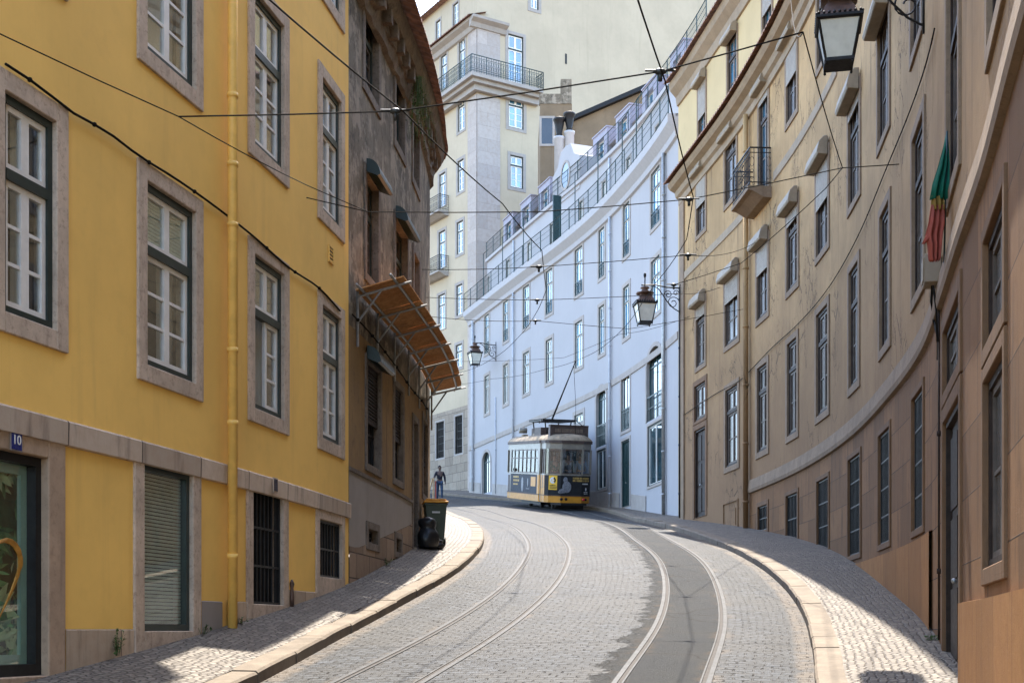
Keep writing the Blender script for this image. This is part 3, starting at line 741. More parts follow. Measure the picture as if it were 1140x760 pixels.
# ground floor
dp=lambda px:LEFT.at(LEFT.s_px(px)).y
zz=lambda px,py:LEFT.z_px(px,py)
s_sh=(LEFT.s_px(71)-2.6,LEFT.s_px(71))
def shopfront():
    s0,s1=s_sh; z0=-.62; z1=BAND-.22
    mtx,w=frame_at(LEFT,s0,s1,z0); h=z1-z0
    zt=zz(57,511)-z0; x1=w/2-.27; x0=-w/2+.27; za=.18
    Y.holes.append((s0+.27,s1-.27,z0+za,z0+zt))
    f=MB(); rect_frame(f,x0,x1,za,zt,.085,.06,.18,0,.085,.11); o=f.build('shop_window',M['black_iron'],Y.root,mtx)
    g=MB(); rect_frame(g,x0+.085,x1-.085,za+.11,zt-.085,.09,.16,.20); g.build('inner_frame',M['mint'],o,mtx)
    p=MB(); p.box(x0+.08,x1-.08,.15,.156,za+.1,zt-.08); p.build('pane',M['pane_shop'],o,mtx)
    d=MB(); d.box(x0,x1,.31,.33,za,zt); d.build('backing_panel',M['jungle_back'],o,mtx)
    rr=random.Random(11); d=MB()
    for cl_ in range(110):
        cx,cz=rr.uniform(x0+.1,x1-.05),rr.uniform(za+.1,zt-.1); nn=rr.randint(7,15); L=rr.uniform(.14,.34); a0=rr.uniform(0,6.28); spread=rr.choice((2.2,3.4,6.28)); mi=rr.randint(0,3); wd=rr.uniform(.08,.2)
        for k in range(nn):
            a=a0+spread*(k/nn-.5); l=L*rr.uniform(.7,1.1); y=.30-rr.uniform(0,.09); ux,uz=math.cos(a),math.sin(a); w_=l*wd
            pts=[(cx+ux*l*t_-uz*w_*s_,y-.05*t_*t_,cz+uz*l*t_+ux*w_*s_) for t_,s_ in ((0,.1),(.25,.8),(.55,1),(.8,.55),(1,0),(.8,-.55),(.55,-1),(.25,-.8),(0,-.1))]
            pts=[(min(max(q[0],x0+.09),x1-.09),q[1],min(max(q[2],za+.1),zt-.1)) for q in pts]
            d.add(pts,[tuple(range(9))],mi if rr.random()<.8 else rr.randint(0,3))
    d.build('leaf_display',[M['leafa'],M['leafb'],M['leafc'],M['leafd']],o,mtx)
    # lattice strips and red flowers behind the leaves
    l=MB()
    for xx in (x1-.62,x1-.47):
        l.box(xx-.02,xx+.02,.22,.23,za,zt)
    z_=za+.1
    while z_<zt-.1: 
        l.box(x1-.62,x1-.47,.22,.23,z_,z_+.03); z_+=.16
    l.build('lattice_strip',M['teal'],o,mtx)
    # two gold strokes of the heart painted on the glass
    k=MB()
    for j in range(4):
        pts=[]
        for i in range(17):
            t=i/16; a=PI*.92-t*PI*1.12
            if t<.55: 
                aa=PI-(t/.55)*PI*1.05; pts.append((x1-.42+.205*math.cos(aa)+j*.012,.146,zt-1.0+.18*math.sin(aa)+j*.008))
            else:
                u=(t-.55)/.45; pts.append((x1-.215-.52*u**1.25+j*.014*(1-u),.146,zt-1.03-.80*u+j*.008))
        k.tube(pts,[.005+.009*math.sin(PI*min(1,i/16+.1)) for i in range(17)],5)
        pts2=[(2*(x1-.70)-p[0]+.0,p[1],p[2]) for p in pts]
        k.tube(pts2,.012,5)
    k.build('gold_heart',M['gold'],o,mtx)
    S=MB(); rect_frame(S,-w/2,w/2,-.1,h+.21,.27,-.025,.26,0,h+.21-zt,.28); S.build('surround',M['granite_w'],o,mtx,bevel=.01)
    # house number
    nx=LEFT.s_px(15); nm,_=frame_at(LEFT,nx-.07,nx+.07,zz(15,490))
    pl=MB(); pl.box(-.085,.085,-.034,-.026,-.10,.10); pl.box(-.072,.072,-.037,-.032,-.088,.088,1); po=pl.build('number_plate',[M['enamel'],M['blue_enamel']],Y.root,nm)
    text_mesh('numeral','10',.125,M['white_paint'],po,nm@Matrix.Translation((0,-.039,0))@RX)
    nx=LEFT.s_px(300.5); nm,_=frame_at(LEFT,nx-.07,nx+.07,zz(300.5,540))
    pl=MB(); pl.box(-.08,.08,-.085,-.07,-.10,.10); pl.box(-.06,.06,-.089,-.083,-.08,.08,1); pl.build('number_plate',[M['granite'],M['enamel_dark']],Y.root,nm)
M['mint']=plain('mint_frame',(.45,.66,.55),.5,.08)
M['teal']=plain('teal_lattice',(.02,.20,.17),.6,.1)
M['gold']=plain('gold_paint',(.55,.27,.05),.4,.2,12,.3)
M['enamel']=plain('enamel_white',(.25,.22,.2),.3,.1); M['blue_enamel']=plain('enamel_blue',(.02,.03,.16),.25,.1); M['enamel_dark']=plain('enamel_dark',(.03,.03,.05),.3,.1)
M['granite_w']=stone('warm_limestone',(.44,.31,.205),.16,(.17,.11,.07),.35)
M['pane_shop']=glass_clear('shop_pane',(.92,.95,.93))
M['jungle_back']=plain('dark_backing',(.05,.15,.09),.8,.5,3)
M['leafa']=plain('leaf_deep_green',(.06,.24,.11),.5,.3,9); M['leafb']=plain('leaf_mid_green',(.14,.38,.15),.5,.3,9); M['leafc']=plain('leaf_pale_green',(.50,.66,.38),.5,.2,9); M['leafd']=plain('leaf_dark',(.025,.13,.08),.5,.3,9)
shopfront()
# ground-floor window with blind
sL,sR=LEFT.s_px(148),LEFT.s_px(222.5)
o,mt,g=window(Y,148,222,0,0,'yellow',z=(zz(148,731),BAND-.02),sur=.20,surb=.28,kind='window',tr=0,blind=.97,detail=False,name='shop_window')
# barred ground-floor doors
window(Y,273.6,319.5,0,0,'yellow',z=(zz(296,679)-.28,BAND-.0),sur=.19,surb=.36,kind='grille',name='barred_door')
window(Y,351,382.5,0,0,'yellow',z=(zz(365,657)-.25,zz(351,565)),sur=.15,surb=.45,kind='grille',name='barred_window')
wall(Y,'wall',M['yellow'],sY0,sY1,lambda q:max(zbL(q)-.4,BAND-20),14.0)
# string course, plinth, cornice, roof
sweep(LEFT,sY0,sY1,[(.003,BAND-.25),(.045,BAND-.24),(.05,BAND-.02),(.035,BAND),(.003,BAND+.004)],.4).build('string_course',M['course'],Y.root,world=True)
def plinth(B,curve,a,b,ztop,mat,o=.02,name='plinth'):
    mb=MB(); prev=None
    for q in frange(a,b,.3):
        zt=ztop(q) if callable(ztop) else ztop
        p=[curve.off(q,.003,zt+.01),curve.off(q,o,zt),curve.off(q,o,Zr(curve.at(q).y)-.3)]
        if prev:
            P,pq=prev; vz=lambda v:v.z
            mb.quad(P[0],P[1],p[1],p[0],0,[(pq,0),(pq,.02),(q,.02),(q,0)])
            mb.quad(P[1],P[2],p[2],p[1],0,[(pq,P[1].z+10),(pq,P[2].z+10),(q,p[2].z+10),(q,p[1].z+10)])
        else:
            f0=p
        prev=(p,q)
    return mb.build(name,mat,B.root,world=True)
plinth(Y,LEFT,LEFT.s_px(71)+.01,LEFT.s_px(148)-.01,zz(71,701),M['plinth_y'])
plinth(Y,LEFT,LEFT.s_px(222.5)+.01,LEFT.s_px(246),zz(222,669),M['patch_grey'] if 'patch_grey' in M else M['greypanel'])
plinth(Y,LEFT,LEFT.s_px(252),LEFT.s_px(273.3)-.01,zz(258,669.5),M['plinth_y'])
plinth(Y,LEFT,LEFT.s_px(319.8),LEFT.s_px(350.7),lambda q:zz(322,657)+(q-LEFT.s_px(320))*.0,M['plinth_y'])
sweep(LEFT,sY0,sY1,[(.003,13.4),(.1,13.45),(.35,13.9),(.38,14.05),(.003,14.1)],.8).build('cornice',M['granite'],Y.root,world=True)
roof_tiles(Y,'roof',sY0,sY1,14.1,.5,2.6,5.0,pitch=.4)
shell(Y,sY0,sY1,10,lambda q:Zr(LEFT.at(q).y)-1,14.1,M['yellow'])
# downpipe
sp=LEFT.s_px(250.5); mb=MB(); top=LEFT.off(sp,.10,14.0); bot=LEFT.off(sp,.10,zz(249,699)); mb.tube([bot,top],.062,10)
for zc in (0.9,2.55,3.45,5.0,5.75,6.6,8.0): mb.tube([LEFT.off(sp,.10,zc-.03),LEFT.off(sp,.10,zc+.03)],.072,10)
mb.build('downpipe',M['yellow_pipe'],Y.root,world=True)
# vent
vx=LEFT.s_px(368); m_,_=frame_at(LEFT,vx-.11,vx+.11,zz(368,293)); mb=MB(); rect_frame(mb,-.12,.12,0,.26,.02,-.02,.0)
for k in range(4): mb.box(-.1,.1,-.015,-.002,.03+k*.055,.05+k*.055,1)
mb.box(-.1,.1,-.004,-.002,.01,.25,2)
mb.build('air_vent',[M['yellow_pipe'],M['yellow_pipe'],M['room']],Y.root,m_)
# wall cable running along the facade
def wallcable(curve,pts,label,o=.035,r=.018,clip=.032):
    P=[]; 
    for (px,py) in pts:
        q=curve.s_px(px); P.append((q,curve.z_px(px,py)))
    mb=MB(); f=interp(sorted(P)); a,b=min(P)[0],max(P)[0]
    pt=[curve.off(q,o,f(q)) for q in frange(a,b,.35)]; mb.tube(pt,r,5)
    for k in range(1,len(pt)-1,3): mb.ball(pt[k],clip,0,6,4)
    return tag(mb.build('wall_cable',M['cable'],world=True),label,'cable')
wallcable(LEFT,[(2,72),(40,97),(74,124),(115,147),(152,174.5),(190,198),(225,222),(240,233),(275,260),(320,299),(354,322),(376,346)],'black cable clipped along the yellow wall over the first-floor windows',.04,.014,.026)
# ------------------------------------------------------------------ grimy old house at the bend
sD0=sY1+.01; sD1=LEFT.L
D=Bld('grimy_house',LEFT,'grimy grey brown house with crumbling tiled eaves at the bend after the yellow house','building',sD0,sD1,1.0)
E=11.25
for l,r in ((403,423),(438,451),(458,467)): window(D,l,r,0,0,'dark',z=(9.15,10.95),sur=.17,name='window')
def hood(o,m,g,zo):
    x0,x1,a,b,w,h=g; s_=MB(); n=8; pts=[(-.03,zo+.28)]+[(-.03-.24*math.sin(PI/2*i/n),zo+.28-.28*(1-math.cos(PI/2*i/n))) for i in range(n+1)]+[(-.22,zo-.02),(-.03,zo+.06)]
    k=len(pts); xa,xb=x0-.08,x1+.08
    s_.add([(xa,y,z) for y,z in pts]+[(xb,y,z) for y,z in pts],[tuple(range(k)),tuple(range(2*k-1,k-1,-1))]+[(i,k+i,k+(i+1)%k,(i+1)%k) for i in range(k)])
    s_.build('shutter_hood',M['green_frame'],o,m)
for l,r in ((405,422),(438,454)):
    o,m,g=window(D,l,r,0,0,'dark',z=(5.95,7.95),sur=.15); hood(o,m,g,g[3]-.05)
window(D,459,467,0,0,'dark',z=(5.95,7.95),sur=.15)
# louvred shutters below the canopy
def louvre(l,r,z,hd=False):
    o,m,g=window(D,l,r,0,0,'dark',z=z,sur=.13,kind='grille'); x0,x1,a,b,w,h=g
    s_=MB(); zm=a+(b-a)*.42; rect_frame(s_,x0,x1,zm,b,.06,.03,.07)
    k=zm+.07
    while k<b-.07: s_.box(x0+.05,x1-.05,.035,.06,k,k+.035); k+=.06
    s_.build('louvred_shutter',M['brownwood'],o,m)
    if hd: hood(o,m,g,b-.02)
louvre(406,424,(2.72,4.72),True); louvre(437,449,(2.74,4.75)); louvre(469.5,475.5,(2.85,4.75))
window(D,458.5,465.5,0,0,'dark',z=(Zr(26.5)+.02,4.45),sur=.13,surb=.02,kind='door',name='door')
# basement openings
o,m,g=window(D,407,421.5,0,0,'dark',z=(zz(407,611),zz(407,579)),sur=.13,kind='grille')
o,m,g=window(D,438.5,447,0,0,'dark',z=(zz(438.5,620),zz(438.5,591)),sur=.12,kind='grille')
zg=2.62
wall(D,'wall',M['grime'],sD0,sD1,4.95,E,.35)
wall(D,'ochre_wall',M['ochre'],sD0,sD1,zg,4.95,.35)
sE=LEFT.s_px(458.4)-.02
zpl=lambda q: min(zg-.02,max(1.35,Zr(LEFT.at(q).y)+.75))
wall(D,'grey_dado',M['greypanel'],sD0,sE,zpl,zg,.35,.004)
wall(D,'ashlar_base',M['ashlar_d'],sD0,sD1,lambda q:Zr(LEFT.at(q).y)-.4,zpl,.35,.012)
wall(D,'end_base',M['ochre'],sE,sD1,lambda q:Zr(LEFT.at(q).y)-.4,zg,.35,.006)
sweep(LEFT,sD0,sE,[(.003,zg-.05),(.03,zg-.04),(.03,zg+.02),(.003,zg+.03)],.5).build('dado_rail',M['oldstone'],D.root,world=True)
rnd=random.Random(3); jt={}
def jit(q,i):
    return jt.setdefault((round(q,2),i),rnd.uniform(-.035,.03)) if i in (1,2,3,4,5) else 0
sweep(LEFT,sD0,sD1,[(.0,10.45),(.08,10.5),(.10,10.72),(.13,10.74),(.13,10.95),(.26,10.97),(.33,11.10),(.36,11.27),(.0,11.3)],.3,jit=jit).build('cornice',M['oldstone'],D.root,world=True)
s22,s30=LEFT.s_d(22),LEFT.s_d(29.6)
ovr=lambda q: .66-.24*min(1,max(0,(q-s22)/(s30-s22)))
roof_tiles(D,'roof',sD0,sD1,11.31,ovr,2.0,4.5)
for q in frange(sD0+.2,LEFT.s_d(29.8),.62):
    m_,_=frame_at(LEFT,q-.08,q+.08,10.72); k=ovr(q)/.66
    cb=MB(); cb.prism([(-.08,0),(.08,0),(.08,.24),(-.08,.24)],-.30*k,.02); cb.build('cornice_corbel',M['oldstone'],D.root,m_)
shell(D,sD0,sD1,9,lambda q:Zr(LEFT.at(q).y)-1,11.3,M['grime'])
# loose pipe and cable on this wall
wallcable(LEFT,[(389,350),(410,372),(436,405),(455,432),(467,446),(474,457)],'thin black cable sagging along the grimy wall under the plywood canopy',.05,.014)
# ------------------------------------------------------------------ plywood protection canopy
cs0,cs1=LEFT.s_px(393.5),LEFT.s_d(30.2)
cp=LEFT.at((cs0+cs1)/2)
K=thing('protective_canopy',(cp.x,cp.y,5.6),'orange plywood canopy on steel brackets fixed to the grimy wall','canopy')
n=6; st_=(cs1-cs0)/n
def cz(o,q): return 5.52+.24*o
def wf(q): return 1.0-.12*(q-cs0)/(cs1-cs0)
def cpt(q,o,dz=0):
    o=o*wf(q) if o>.1 else o
    return LEFT.off(q,o,cz(o,q)+dz)
for i in range(n):
    a=cs0+st_*i+.012; b=cs0+st_*(i+1)-.012; mb=MB(); k=6
    for j in range(k):
        qa,qb=a+(b-a)*j/k,a+(b-a)*(j+1)/k; d_=rnd.uniform(0,.01)
        A=[cpt(qa,.03,.05),cpt(qa,.84,.05),cpt(qb,.84,.05),cpt(qb,.03,.05)]; Bq=[v+Vector((0,0,.018)) for v in A]
        mb.add(A+Bq,[(0,1,2,3),(7,6,5,4),(0,4,5,1),(1,5,6,2),(2,6,7,3),(3,7,4,0)])
    mb.build('plywood_panel',M['osb'],K,world=True)
for o in (.14,.70):
    mb=MB(); mb.tube([cpt(q,o,.02) for q in frange(cs0-.35,cs1+.25,.4)],.024,8); mb.build('steel_pole',M['zinc'],K,world=True)
for i in range(n+1):
    q=cs0+.12+(cs1-cs0-.24)*i/n; mb=MB()
    def bar(a,b,t=.022):
        a,b=Vector(a),Vector(b); mb.tube([a,b],t,4)
    bar(cpt(q,.04,-.03),cpt(q,.95,-.03)); bar(LEFT.off(q,.04,cz(0,q)+.1),LEFT.off(q,.04,cz(0,q)-.85)); bar(LEFT.off(q,.04,cz(0,q)-.45),cpt(q,.45,-.03),.018)
    mb.build('bracket',M['zinc'],K,world=True)
# ------------------------------------------------------------------ long tan house on the right
sT0=RIGHT.s_d(-1.5); sT1=RIGHT.L
T=Bld('tan_house',RIGHT,'long curved tan house with brown windows and an orange stone base on the right','building',sT0,sT1,0.0)
rz=lambda px,py: RIGHT.z_px(px,py)
# top row
R3=[(774.5,787,1,.55),(806,821.5,1,0),(874.5,889,1,.5),(909,924,1,0),(944,959,1,0),(977.5,992,0,0),(1014.5,1029,1,0)]
for l,r,bx,ro in R3: window(T,l,r,0,0,'tan',z=(12.25,14.45),sur=.14,box=.34 if bx else None,roller=ro)
# balcony door
o,m,g=window(T,844,857,0,0,'tan',z=(11.42,14.4),sur=.14,surb=.02,box=.36,pane='pane_painted_sky',roller=.12,name='balcony_door')
def balcony(B,curve,qa,qb,z,out,parent,iron,stone,hgt=.98):
    mb=MB(); 
    sweep(curve,qa,qb,[(.0,z-.30),(out*.35,z-.28),(out*.8,z-.12),(out,z-.10),(out,z),(0,z)],.3,mb); mb.build('balcony_slab',M[stone],parent,world=True)
    r=MB(); path=[curve.off(qa,.02,0),curve.off(qa,out-.05,0)]+[curve.off(q,out-.05,0) for q in frange(qa,qb,.4)[1:-1]]+[curve.off(qb,out-.05,0),curve.off(qb,.02,0)]
    for dz,rr in ((hgt,.022),(.09,.014),(hgt-.13,.012)): r.tube([p+Vector((0,0,z+dz)) for p in path],rr,5)
    tot=0
    for a,b in zip(path,path[1:]):
        L=(b-a).length; k=max(1,round(L/.11))
        for i in range(k):
            p=a.lerp(b,i/k); r.tube([p+Vector((0,0,z)),p+Vector((0,0,z+hgt))],.009,4)
            if k>2 and i%2==0:
                q2=a.lerp(b,min(1,(i+1)/k)); c=(p+q2)/2
                d=(b-a).normalized()
                for cz_ in (.30,.62):
                    r.tube([c+d*(.06*math.cos(w*PI/4))+Vector((0,0,z+cz_+.13*math.sin(w*PI/4))) for w in range(9)],.007,4,0,False)
    return r.build('balcony_railing',M[iron],parent,world=True)
bq0,bq1=RIGHT.s_px(859),RIGHT.s_px(839)
balcony(T,RIGHT,min(bq0,bq1),max(bq0,bq1),11.4,.62,o,'black_iron','tanstone')
# second row
R2=[(774,786.5,1,.22),(806,823.6,1,.35),(841.6,856.7,1,.38),(875,890,1,.2),(908,924,1,.48),(944,959,1,.12),(977,992,1,0),(1014,1028.5,0,0),(1054.5,1070,0,0),(1100,1128,0,0)]
for l,r,bx,ro in R2: window(T,l,r,0,0,'tan',z=(8.10,10.35),sur=.15,box=.42 if bx else None,roller=ro)
# first row
R1=[(806.5,823.5),(841.8,856.3),(875.3,889.5),(908,924),(944.5,958),(979,992.5),(1015.5,1031),(1054.6,1070.5),(1100,1128)]
for i,(l,r) in enumerate(R1): window(T,l,r,0,0,'tan',z=(4.55,7.12),sur=.16)
# ground floor
d0=RIGHT.s_px(772); d1=RIGHT.s_px(787.5)
zd=Zr(RIGHT.at(d0).y)+.17
window(T,0,0,0,0,'tan',stone='ashstone',s=(min(d0,d1),max(d0,d1)),z=(zd,zd+2.95),sur=.17,surb=.02,kind='door',name='entrance_door')
window(T,0,0,0,0,'tan',stone='ashstone',s=(min(d0,d1),max(d0,d1)),z=(zd+2.97,zd+4.35),sur=.17,surb=.10,tr=0,name='transom_window')
window(T,843,856,0,0,'tan',stone='ashstone',z=(rz(843,592)-.12,rz(843,565)+.12),sur=.12,kind='grille',name='basement_vent')
G=[(874.5,889.5,2.1,3.25),(909,924,1.75,3.25),(944,959.5,1.45,3.30),(978,992.5,1.45,3.27),(1015.5,1030,1.42,3.27)]
for l,r,a,b in G: window(T,l,r,0,0,'tan',stone='ashstone',z=(a-.12,b+.11),sur=.10,kind='grille',name='barred_window',pane='room')
q0,q1=RIGHT.s_px(1050.5),RIGHT.s_px(1072); q0,q1=min(q0,q1),max(q0,q1)
zb_=Zr(RIGHT.at(q0).y)+.16
window(T,0,0,0,0,'tan',stone='ashstone',s=(q0,q1),z=(zb_,2.48),sur=.17,surb=.02,kind='door',name='entrance_door')
window(T,0,0,0,0,'tan',stone='ashstone',s=(q0,q1),z=(2.50,3.50),sur=.17,surb=.14,tr=0,name='transom_window')
window(T,1096,1122.5,0,0,'tan',stone='ashstone',z=(2.18,3.32),sur=.12,surb=.14,tr=0,name='window')
window(T,1096,1122.5,0,0,'tan',stone='ashstone',z=(.36,2.16),sur=.12,surb=.14,tr=0,name='window')
BT=3.72
zt0=lambda q:Zr(RIGHT.at(q).y)-.4
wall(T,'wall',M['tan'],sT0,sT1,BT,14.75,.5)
wall(T,'ashlar_base',M['ashlar_t'],sT0,sT1,zt0,BT,.5,.004)
# plain render on the far part of the ground floor
sf=RIGHT.s_px(834)
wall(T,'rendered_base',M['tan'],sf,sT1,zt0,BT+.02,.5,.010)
sweep(RIGHT,sT0,sf-.1,[(.005,BT-.02),(.06,BT),(.075,BT+.08),(.05,BT+.34),(.005,BT+.36)],.5).build('string_course',M['tanstone'],T.root,world=True)
plinth(T,RIGHT,RIGHT.s_px(1038.5),RIGHT.s_px(952),1.24,M['plinth_t'],.05)
plinth(T,RIGHT,sT0,q0-.03,.25,M['plinth_t'],.05)
sweep(RIGHT,RIGHT.s_px(932),RIGHT.s_px(862),[(.003,11.42),(.03,11.44),(.03,11.66),(.003,11.68)],.5).build('string_course',M['corn_t'],T.root,world=True)
sweep(RIGHT,RIGHT.s_px(828),sT1,[(.003,11.42),(.03,11.44),(.03,11.66),(.003,11.68)],.5).build('string_course',M['corn_t'],T.root,world=True)
EV=14.62
sweep(RIGHT,sT0,sT1+.02,[(.0,EV-.62),(.06,EV-.60),(.08,EV-.42),(.16,EV-.36),(.20,EV-.20),(.36,EV-.12),(.42,EV-.03),(.44,EV+.05),(0,EV+.08)],.5).build('cornice',M['corn_t'],T.root,world=True)
roof_tiles(T,'roof',sT0,sT1+.1,EV+.10,.56,.75,1.6)
# corner pilaster, set-back top storey
mb=sweep(RIGHT,sT1-.55,sT1-.01,[(.002,Zr(42)-.2),(.05,Zr(42)-.2),(.05,EV-.6),(.002,EV-.6)],.27); mb.build('corner_pilaster',M['tanstone'],T.root,world=True)
SB=-.6
def offcurve(c,o,s0=0,s1=None):
    return Curve([c.off(q,o,0).xy for q in frange(s0,c.L if s1 is None else s1,.5)],c.side,.25)
_p=[RIGHT.off(q,SB,0).xy for q in frange(RIGHT.s_d(2),sT1,1.0)]; _t=(_p[-1]-_p[-2]).normalized()
ATC=Curve(_p+[_p[-1]+_t*1.1+Vector((-.03,0)),_p[-1]+_t*2.2+Vector((-.08,0))],-1,.25)
AT=Bld('',ATC,'','',0,ATC.L,14.7,T.root)
for l,r,b,t,ro in ((776.5,787,15.75,18.1,.55),(809,822,15.75,18.1,0),(848,861,15.75,18.1,.4),(890,905,15.75,18.1,0)):
    window(AT,l,r,0,0,'tan',z=(b,t),sur=.13,box=.34,roller=ro,pane='pane_painted_sky')
wall(AT,'attic_wall',M['tan_attic'],0,ATC.L,lambda q:14.6 if q<ATC.L-2.6 else 4.0,18.9,.5)
sweep(ATC,0,ATC.L,[(0,18.2),(.06,18.22),(.10,18.5),(.30,18.72),(.36,18.95),(0,19.0)],.5).build('attic_cornice',M['corn_t'],T.root,world=True)
roof_tiles(AT,'attic_roof',0,ATC.L+.1,19.0,.5,2.2,5,pitch=.24)
shell(AT,0,ATC.L,8,14.6,19.0,M['tan_attic'])
shell(T,sT0,sT1,9,zt0,14.7,M['tan'])
# pipes
def pipe(curve,px,z0,z1,mat,par,r=.05,o=.09,name='downpipe',cl=1.6):
    q=curve.s_px(px) if px>5 else px; mb=MB(); mb.tube([curve.off(q,o,z0),curve.off(q,o,z1)],r,8)
    z=z0+.8
    while z<z1: mb.tube([curve.off(q,o,z-.03),curve.off(q,o,z+.03)],r+.012,8); z+=cl
    return mb.build(name,mat,par,world=True)
pipe(RIGHT,834.5,rz(834,591),14.1,M['tan'],T.root,.075,.11)
pipe(RIGHT,758.6,rz(758.6,576),11.3,M['cast'],T.root,.035,.06)
pipe(RIGHT,1048.3,RIGHT.z_px(1048,712),3.9,M['brownwood'],T.root,.013,.03,'conduit')
pipe(RIGHT,861,11.7,18.0,M['tan'],T.root,.06,-.85)
# blind service hatches low on the wall
for a,b,t,c in ((806,822.5,562,585),):
    qa,qb=RIGHT.s_px(a),RIGHT.s_px(b); m_,w_=frame_at(RIGHT,min(qa,qb),max(qa,qb),rz(a,590)); mb=MB(); h_=rz(a,560)-rz(a,590)
    rect_frame(mb,-w_/2,w_/2,0,h_,.05,-.04,-.012); mb.box(-w_/2+.35,w_/2-.25,-.03,-.012,.05,.55); mb.build('service_hatch',M['tan'],T.root,m_)
wallcable(RIGHT,[(762,462),(800,437),(829,420),(836,413),(862,386),(888.5,362),(924,320.5),(957.6,262),(984.5,198.7),(1005,150),(1030.5,82),(1043.7,31.6)],'brown cable looping along the tan wall above the first-floor windows',.035,.010,.014)
# ------------------------------------------------------------------ white house beyond the tan one
WH=Bld('white_house',WHITE,'white rendered house with windows coloured like reflected sky and roof terraces climbing the hill','building',0,WHITE.L,4.5)
CZ=18.3
wz=lambda px,py: WHITE.z_px(px,py)
c8=[(538.7,545.7),(559.5,567),(581.4,590.5),(606.5,616.5),(639,650),(665.5,674.5),(692.7,702.2),(723.8,736.3)]
for l,r in c8: window(WH,l,r,0,0,'white',z=(15.4,17.85),sur=.15,rail=.62,pane='pane_painted_sky')
for i,(l,r) in enumerate(c8): window(WH,l,r,0,0,'white',z=(12.0,14.45),sur=.17,pane='pane_painted_sky' if i>3 else 'pane_teal')
SZ=10.75
def arch_window(l,r,zb,zs,zt,door=False,split=None):
    """round-headed opening: zb bottom, zs springing, zt crown"""
    qa,qb=WHITE.s_px(l),WHITE.s_px(r); s0,s1=min(qa,qb),max(qa,qb); m,w=frame_at(WHITE,s0,s1,zb); su=.17
    h=zs-zb; rr=w/2-su; kz=(zt-su-zs)/rr; n=12
    WH.holes.append((s0+su*.5,s1-su*.5,zb,zt-su*.45))
    ai=[(rr*math.cos(PI*i/n),h+rr*kz*math.sin(PI*i/n)) for i in range(n+1)]; ao=[(w/2*math.cos(PI*i/n),h+(rr*kz+su)*math.sin(PI*i/n)) for i in range(n+1)]
    S=MB()
    def ring(A,Bq,y0,y1,mb):
        for (a,b),(c,d) in zip(zip(A,A[1:]),zip(Bq,Bq[1:])):
            mb.prism([a,b,d,c],y0,y1)
    ring(ai,ao,-.03,.22,S); S.box(-w/2,-rr,-.03,.22,0,h); S.box(rr,w/2,-.03,.22,0,h)
    if split: S.box(-rr,rr,-.03,.22,split-zb-.15,split-zb+.12)
    Fm=MB(); r2=rr-.06; ai2=[(r2*math.cos(PI*i/n),h+r2*kz*math.sin(PI*i/n)) for i in range(n+1)]
    ring(ai2,ai,.10,.15,Fm); Fm.box(-rr,-r2,.10,.15,0,h); Fm.box(r2,rr,.10,.15,0,h); Fm.box(-.03,.03,.105,.145,0,h+r2*kz); Fm.box(-rr,rr,.105,.145,h-.03,h+.03)
    o=Fm.build('arched_window',M['dark_green_iron'],WH.root,m)
    S.build('surround',M['lightstone'],o,m)
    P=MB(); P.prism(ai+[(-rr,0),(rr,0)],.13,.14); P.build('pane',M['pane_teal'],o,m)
    if not door:
        R=MB(); zr=(split-zb+.12) if split else 0
        for k in range(11): x=-rr+2*rr*k/10; R.box(x-.01,x+.01,.0,.02,zr,zr+.95)
        R.box(-rr,rr,-.005,.025,zr+.92,zr+.96); R.box(-rr,rr,-.005,.025,zr+.48,zr+.5); R.build('railing',M['dark_green_iron'],o,m)
    # spandrels above the arch, flush with the wall
    Sp=MB(); 
    zc=zt-su*.45-zb+.02; xo=w/2-su*.5+.02
    top=[(xo,zc)]+[(min(xo,a[0]*1.0),min(zc,a[1])) for a in ao[:n//2+1]]; 
    Sp.prism([(xo,h*1.0)]+[a for a in ao[:n//2+1]]+[(0,zc+.12),(xo,zc+.12)],-.002,.02); Sp.prism([(-xo,h*1.0)]+[(-a[0],a[1]) for a in ao[:n//2+1]]+[(0,zc+.12),(-xo,zc+.12)],-.002,.02)
    Sp.build('spandrel',M['white'],o,m)
    return o
d_=lambda px: WHITE.at(WHITE.s_px(px)).y
arch_window(719,738.5,wz(719,471),wz(719,412),wz(719,389)+.02)
window(WH,720.5,738.3,0,0,'white',z=(wz(720.5,545),wz(720.5,473)),sur=.10,tr=0,pane='pane_teal',kind='window',name='shop_window')
arch_window(662.8,676.3,wz(662.8,499),wz(662.8,447),wz(662.8,431))
window(WH,663.8,675.8,0,0,'white',z=(wz(663.8,549),wz(663.8,500)),sur=.10,tr=0,pane='pane_teal',name='shop_window')
window(WH,690.8,702.5,0,0,'white',z=(wz(690.8,485),wz(690.8,418)),sur=.14,tr=0,rail=.9,pane='pane_teal')
window(WH,691.3,702.2,0,0,'white',z=(Zr(d_(691))+.1,wz(691.3,489)),sur=.13,surb=.02,kind='door',name='door',pane='pane_teal')
window(WH,638,651,0,0,'white',z=(wz(638,478),wz(638,459)),sur=.2,tr=0,pane='pane_teal')
arch_window(536,547,Zr(d_(536))+.1,wz(536,516),wz(536,502),True)
zw=lambda q:Zr(WHITE.at(q).y)-.4
wall(WH,'wall',M['white'],0,WHITE.L,zw,CZ,.5)
sweep(WHITE,0,WHITE.L,[(.003,SZ-.28),(.04,SZ-.27),(.05,SZ-.02),(.003,SZ)],.5).build('string_course',M['lightstone'],WH.root,world=True)
plw=lambda q: Zr(WHITE.at(q).y)+.75
plinth(WH,WHITE,WHITE.s_px(719.5),WHITE.s_px(703),plw,M['lightstone'],.03)
plinth(WH,WHITE,WHITE.s_px(690),WHITE.s_px(548.5),plw,M['lightstone'],.03)
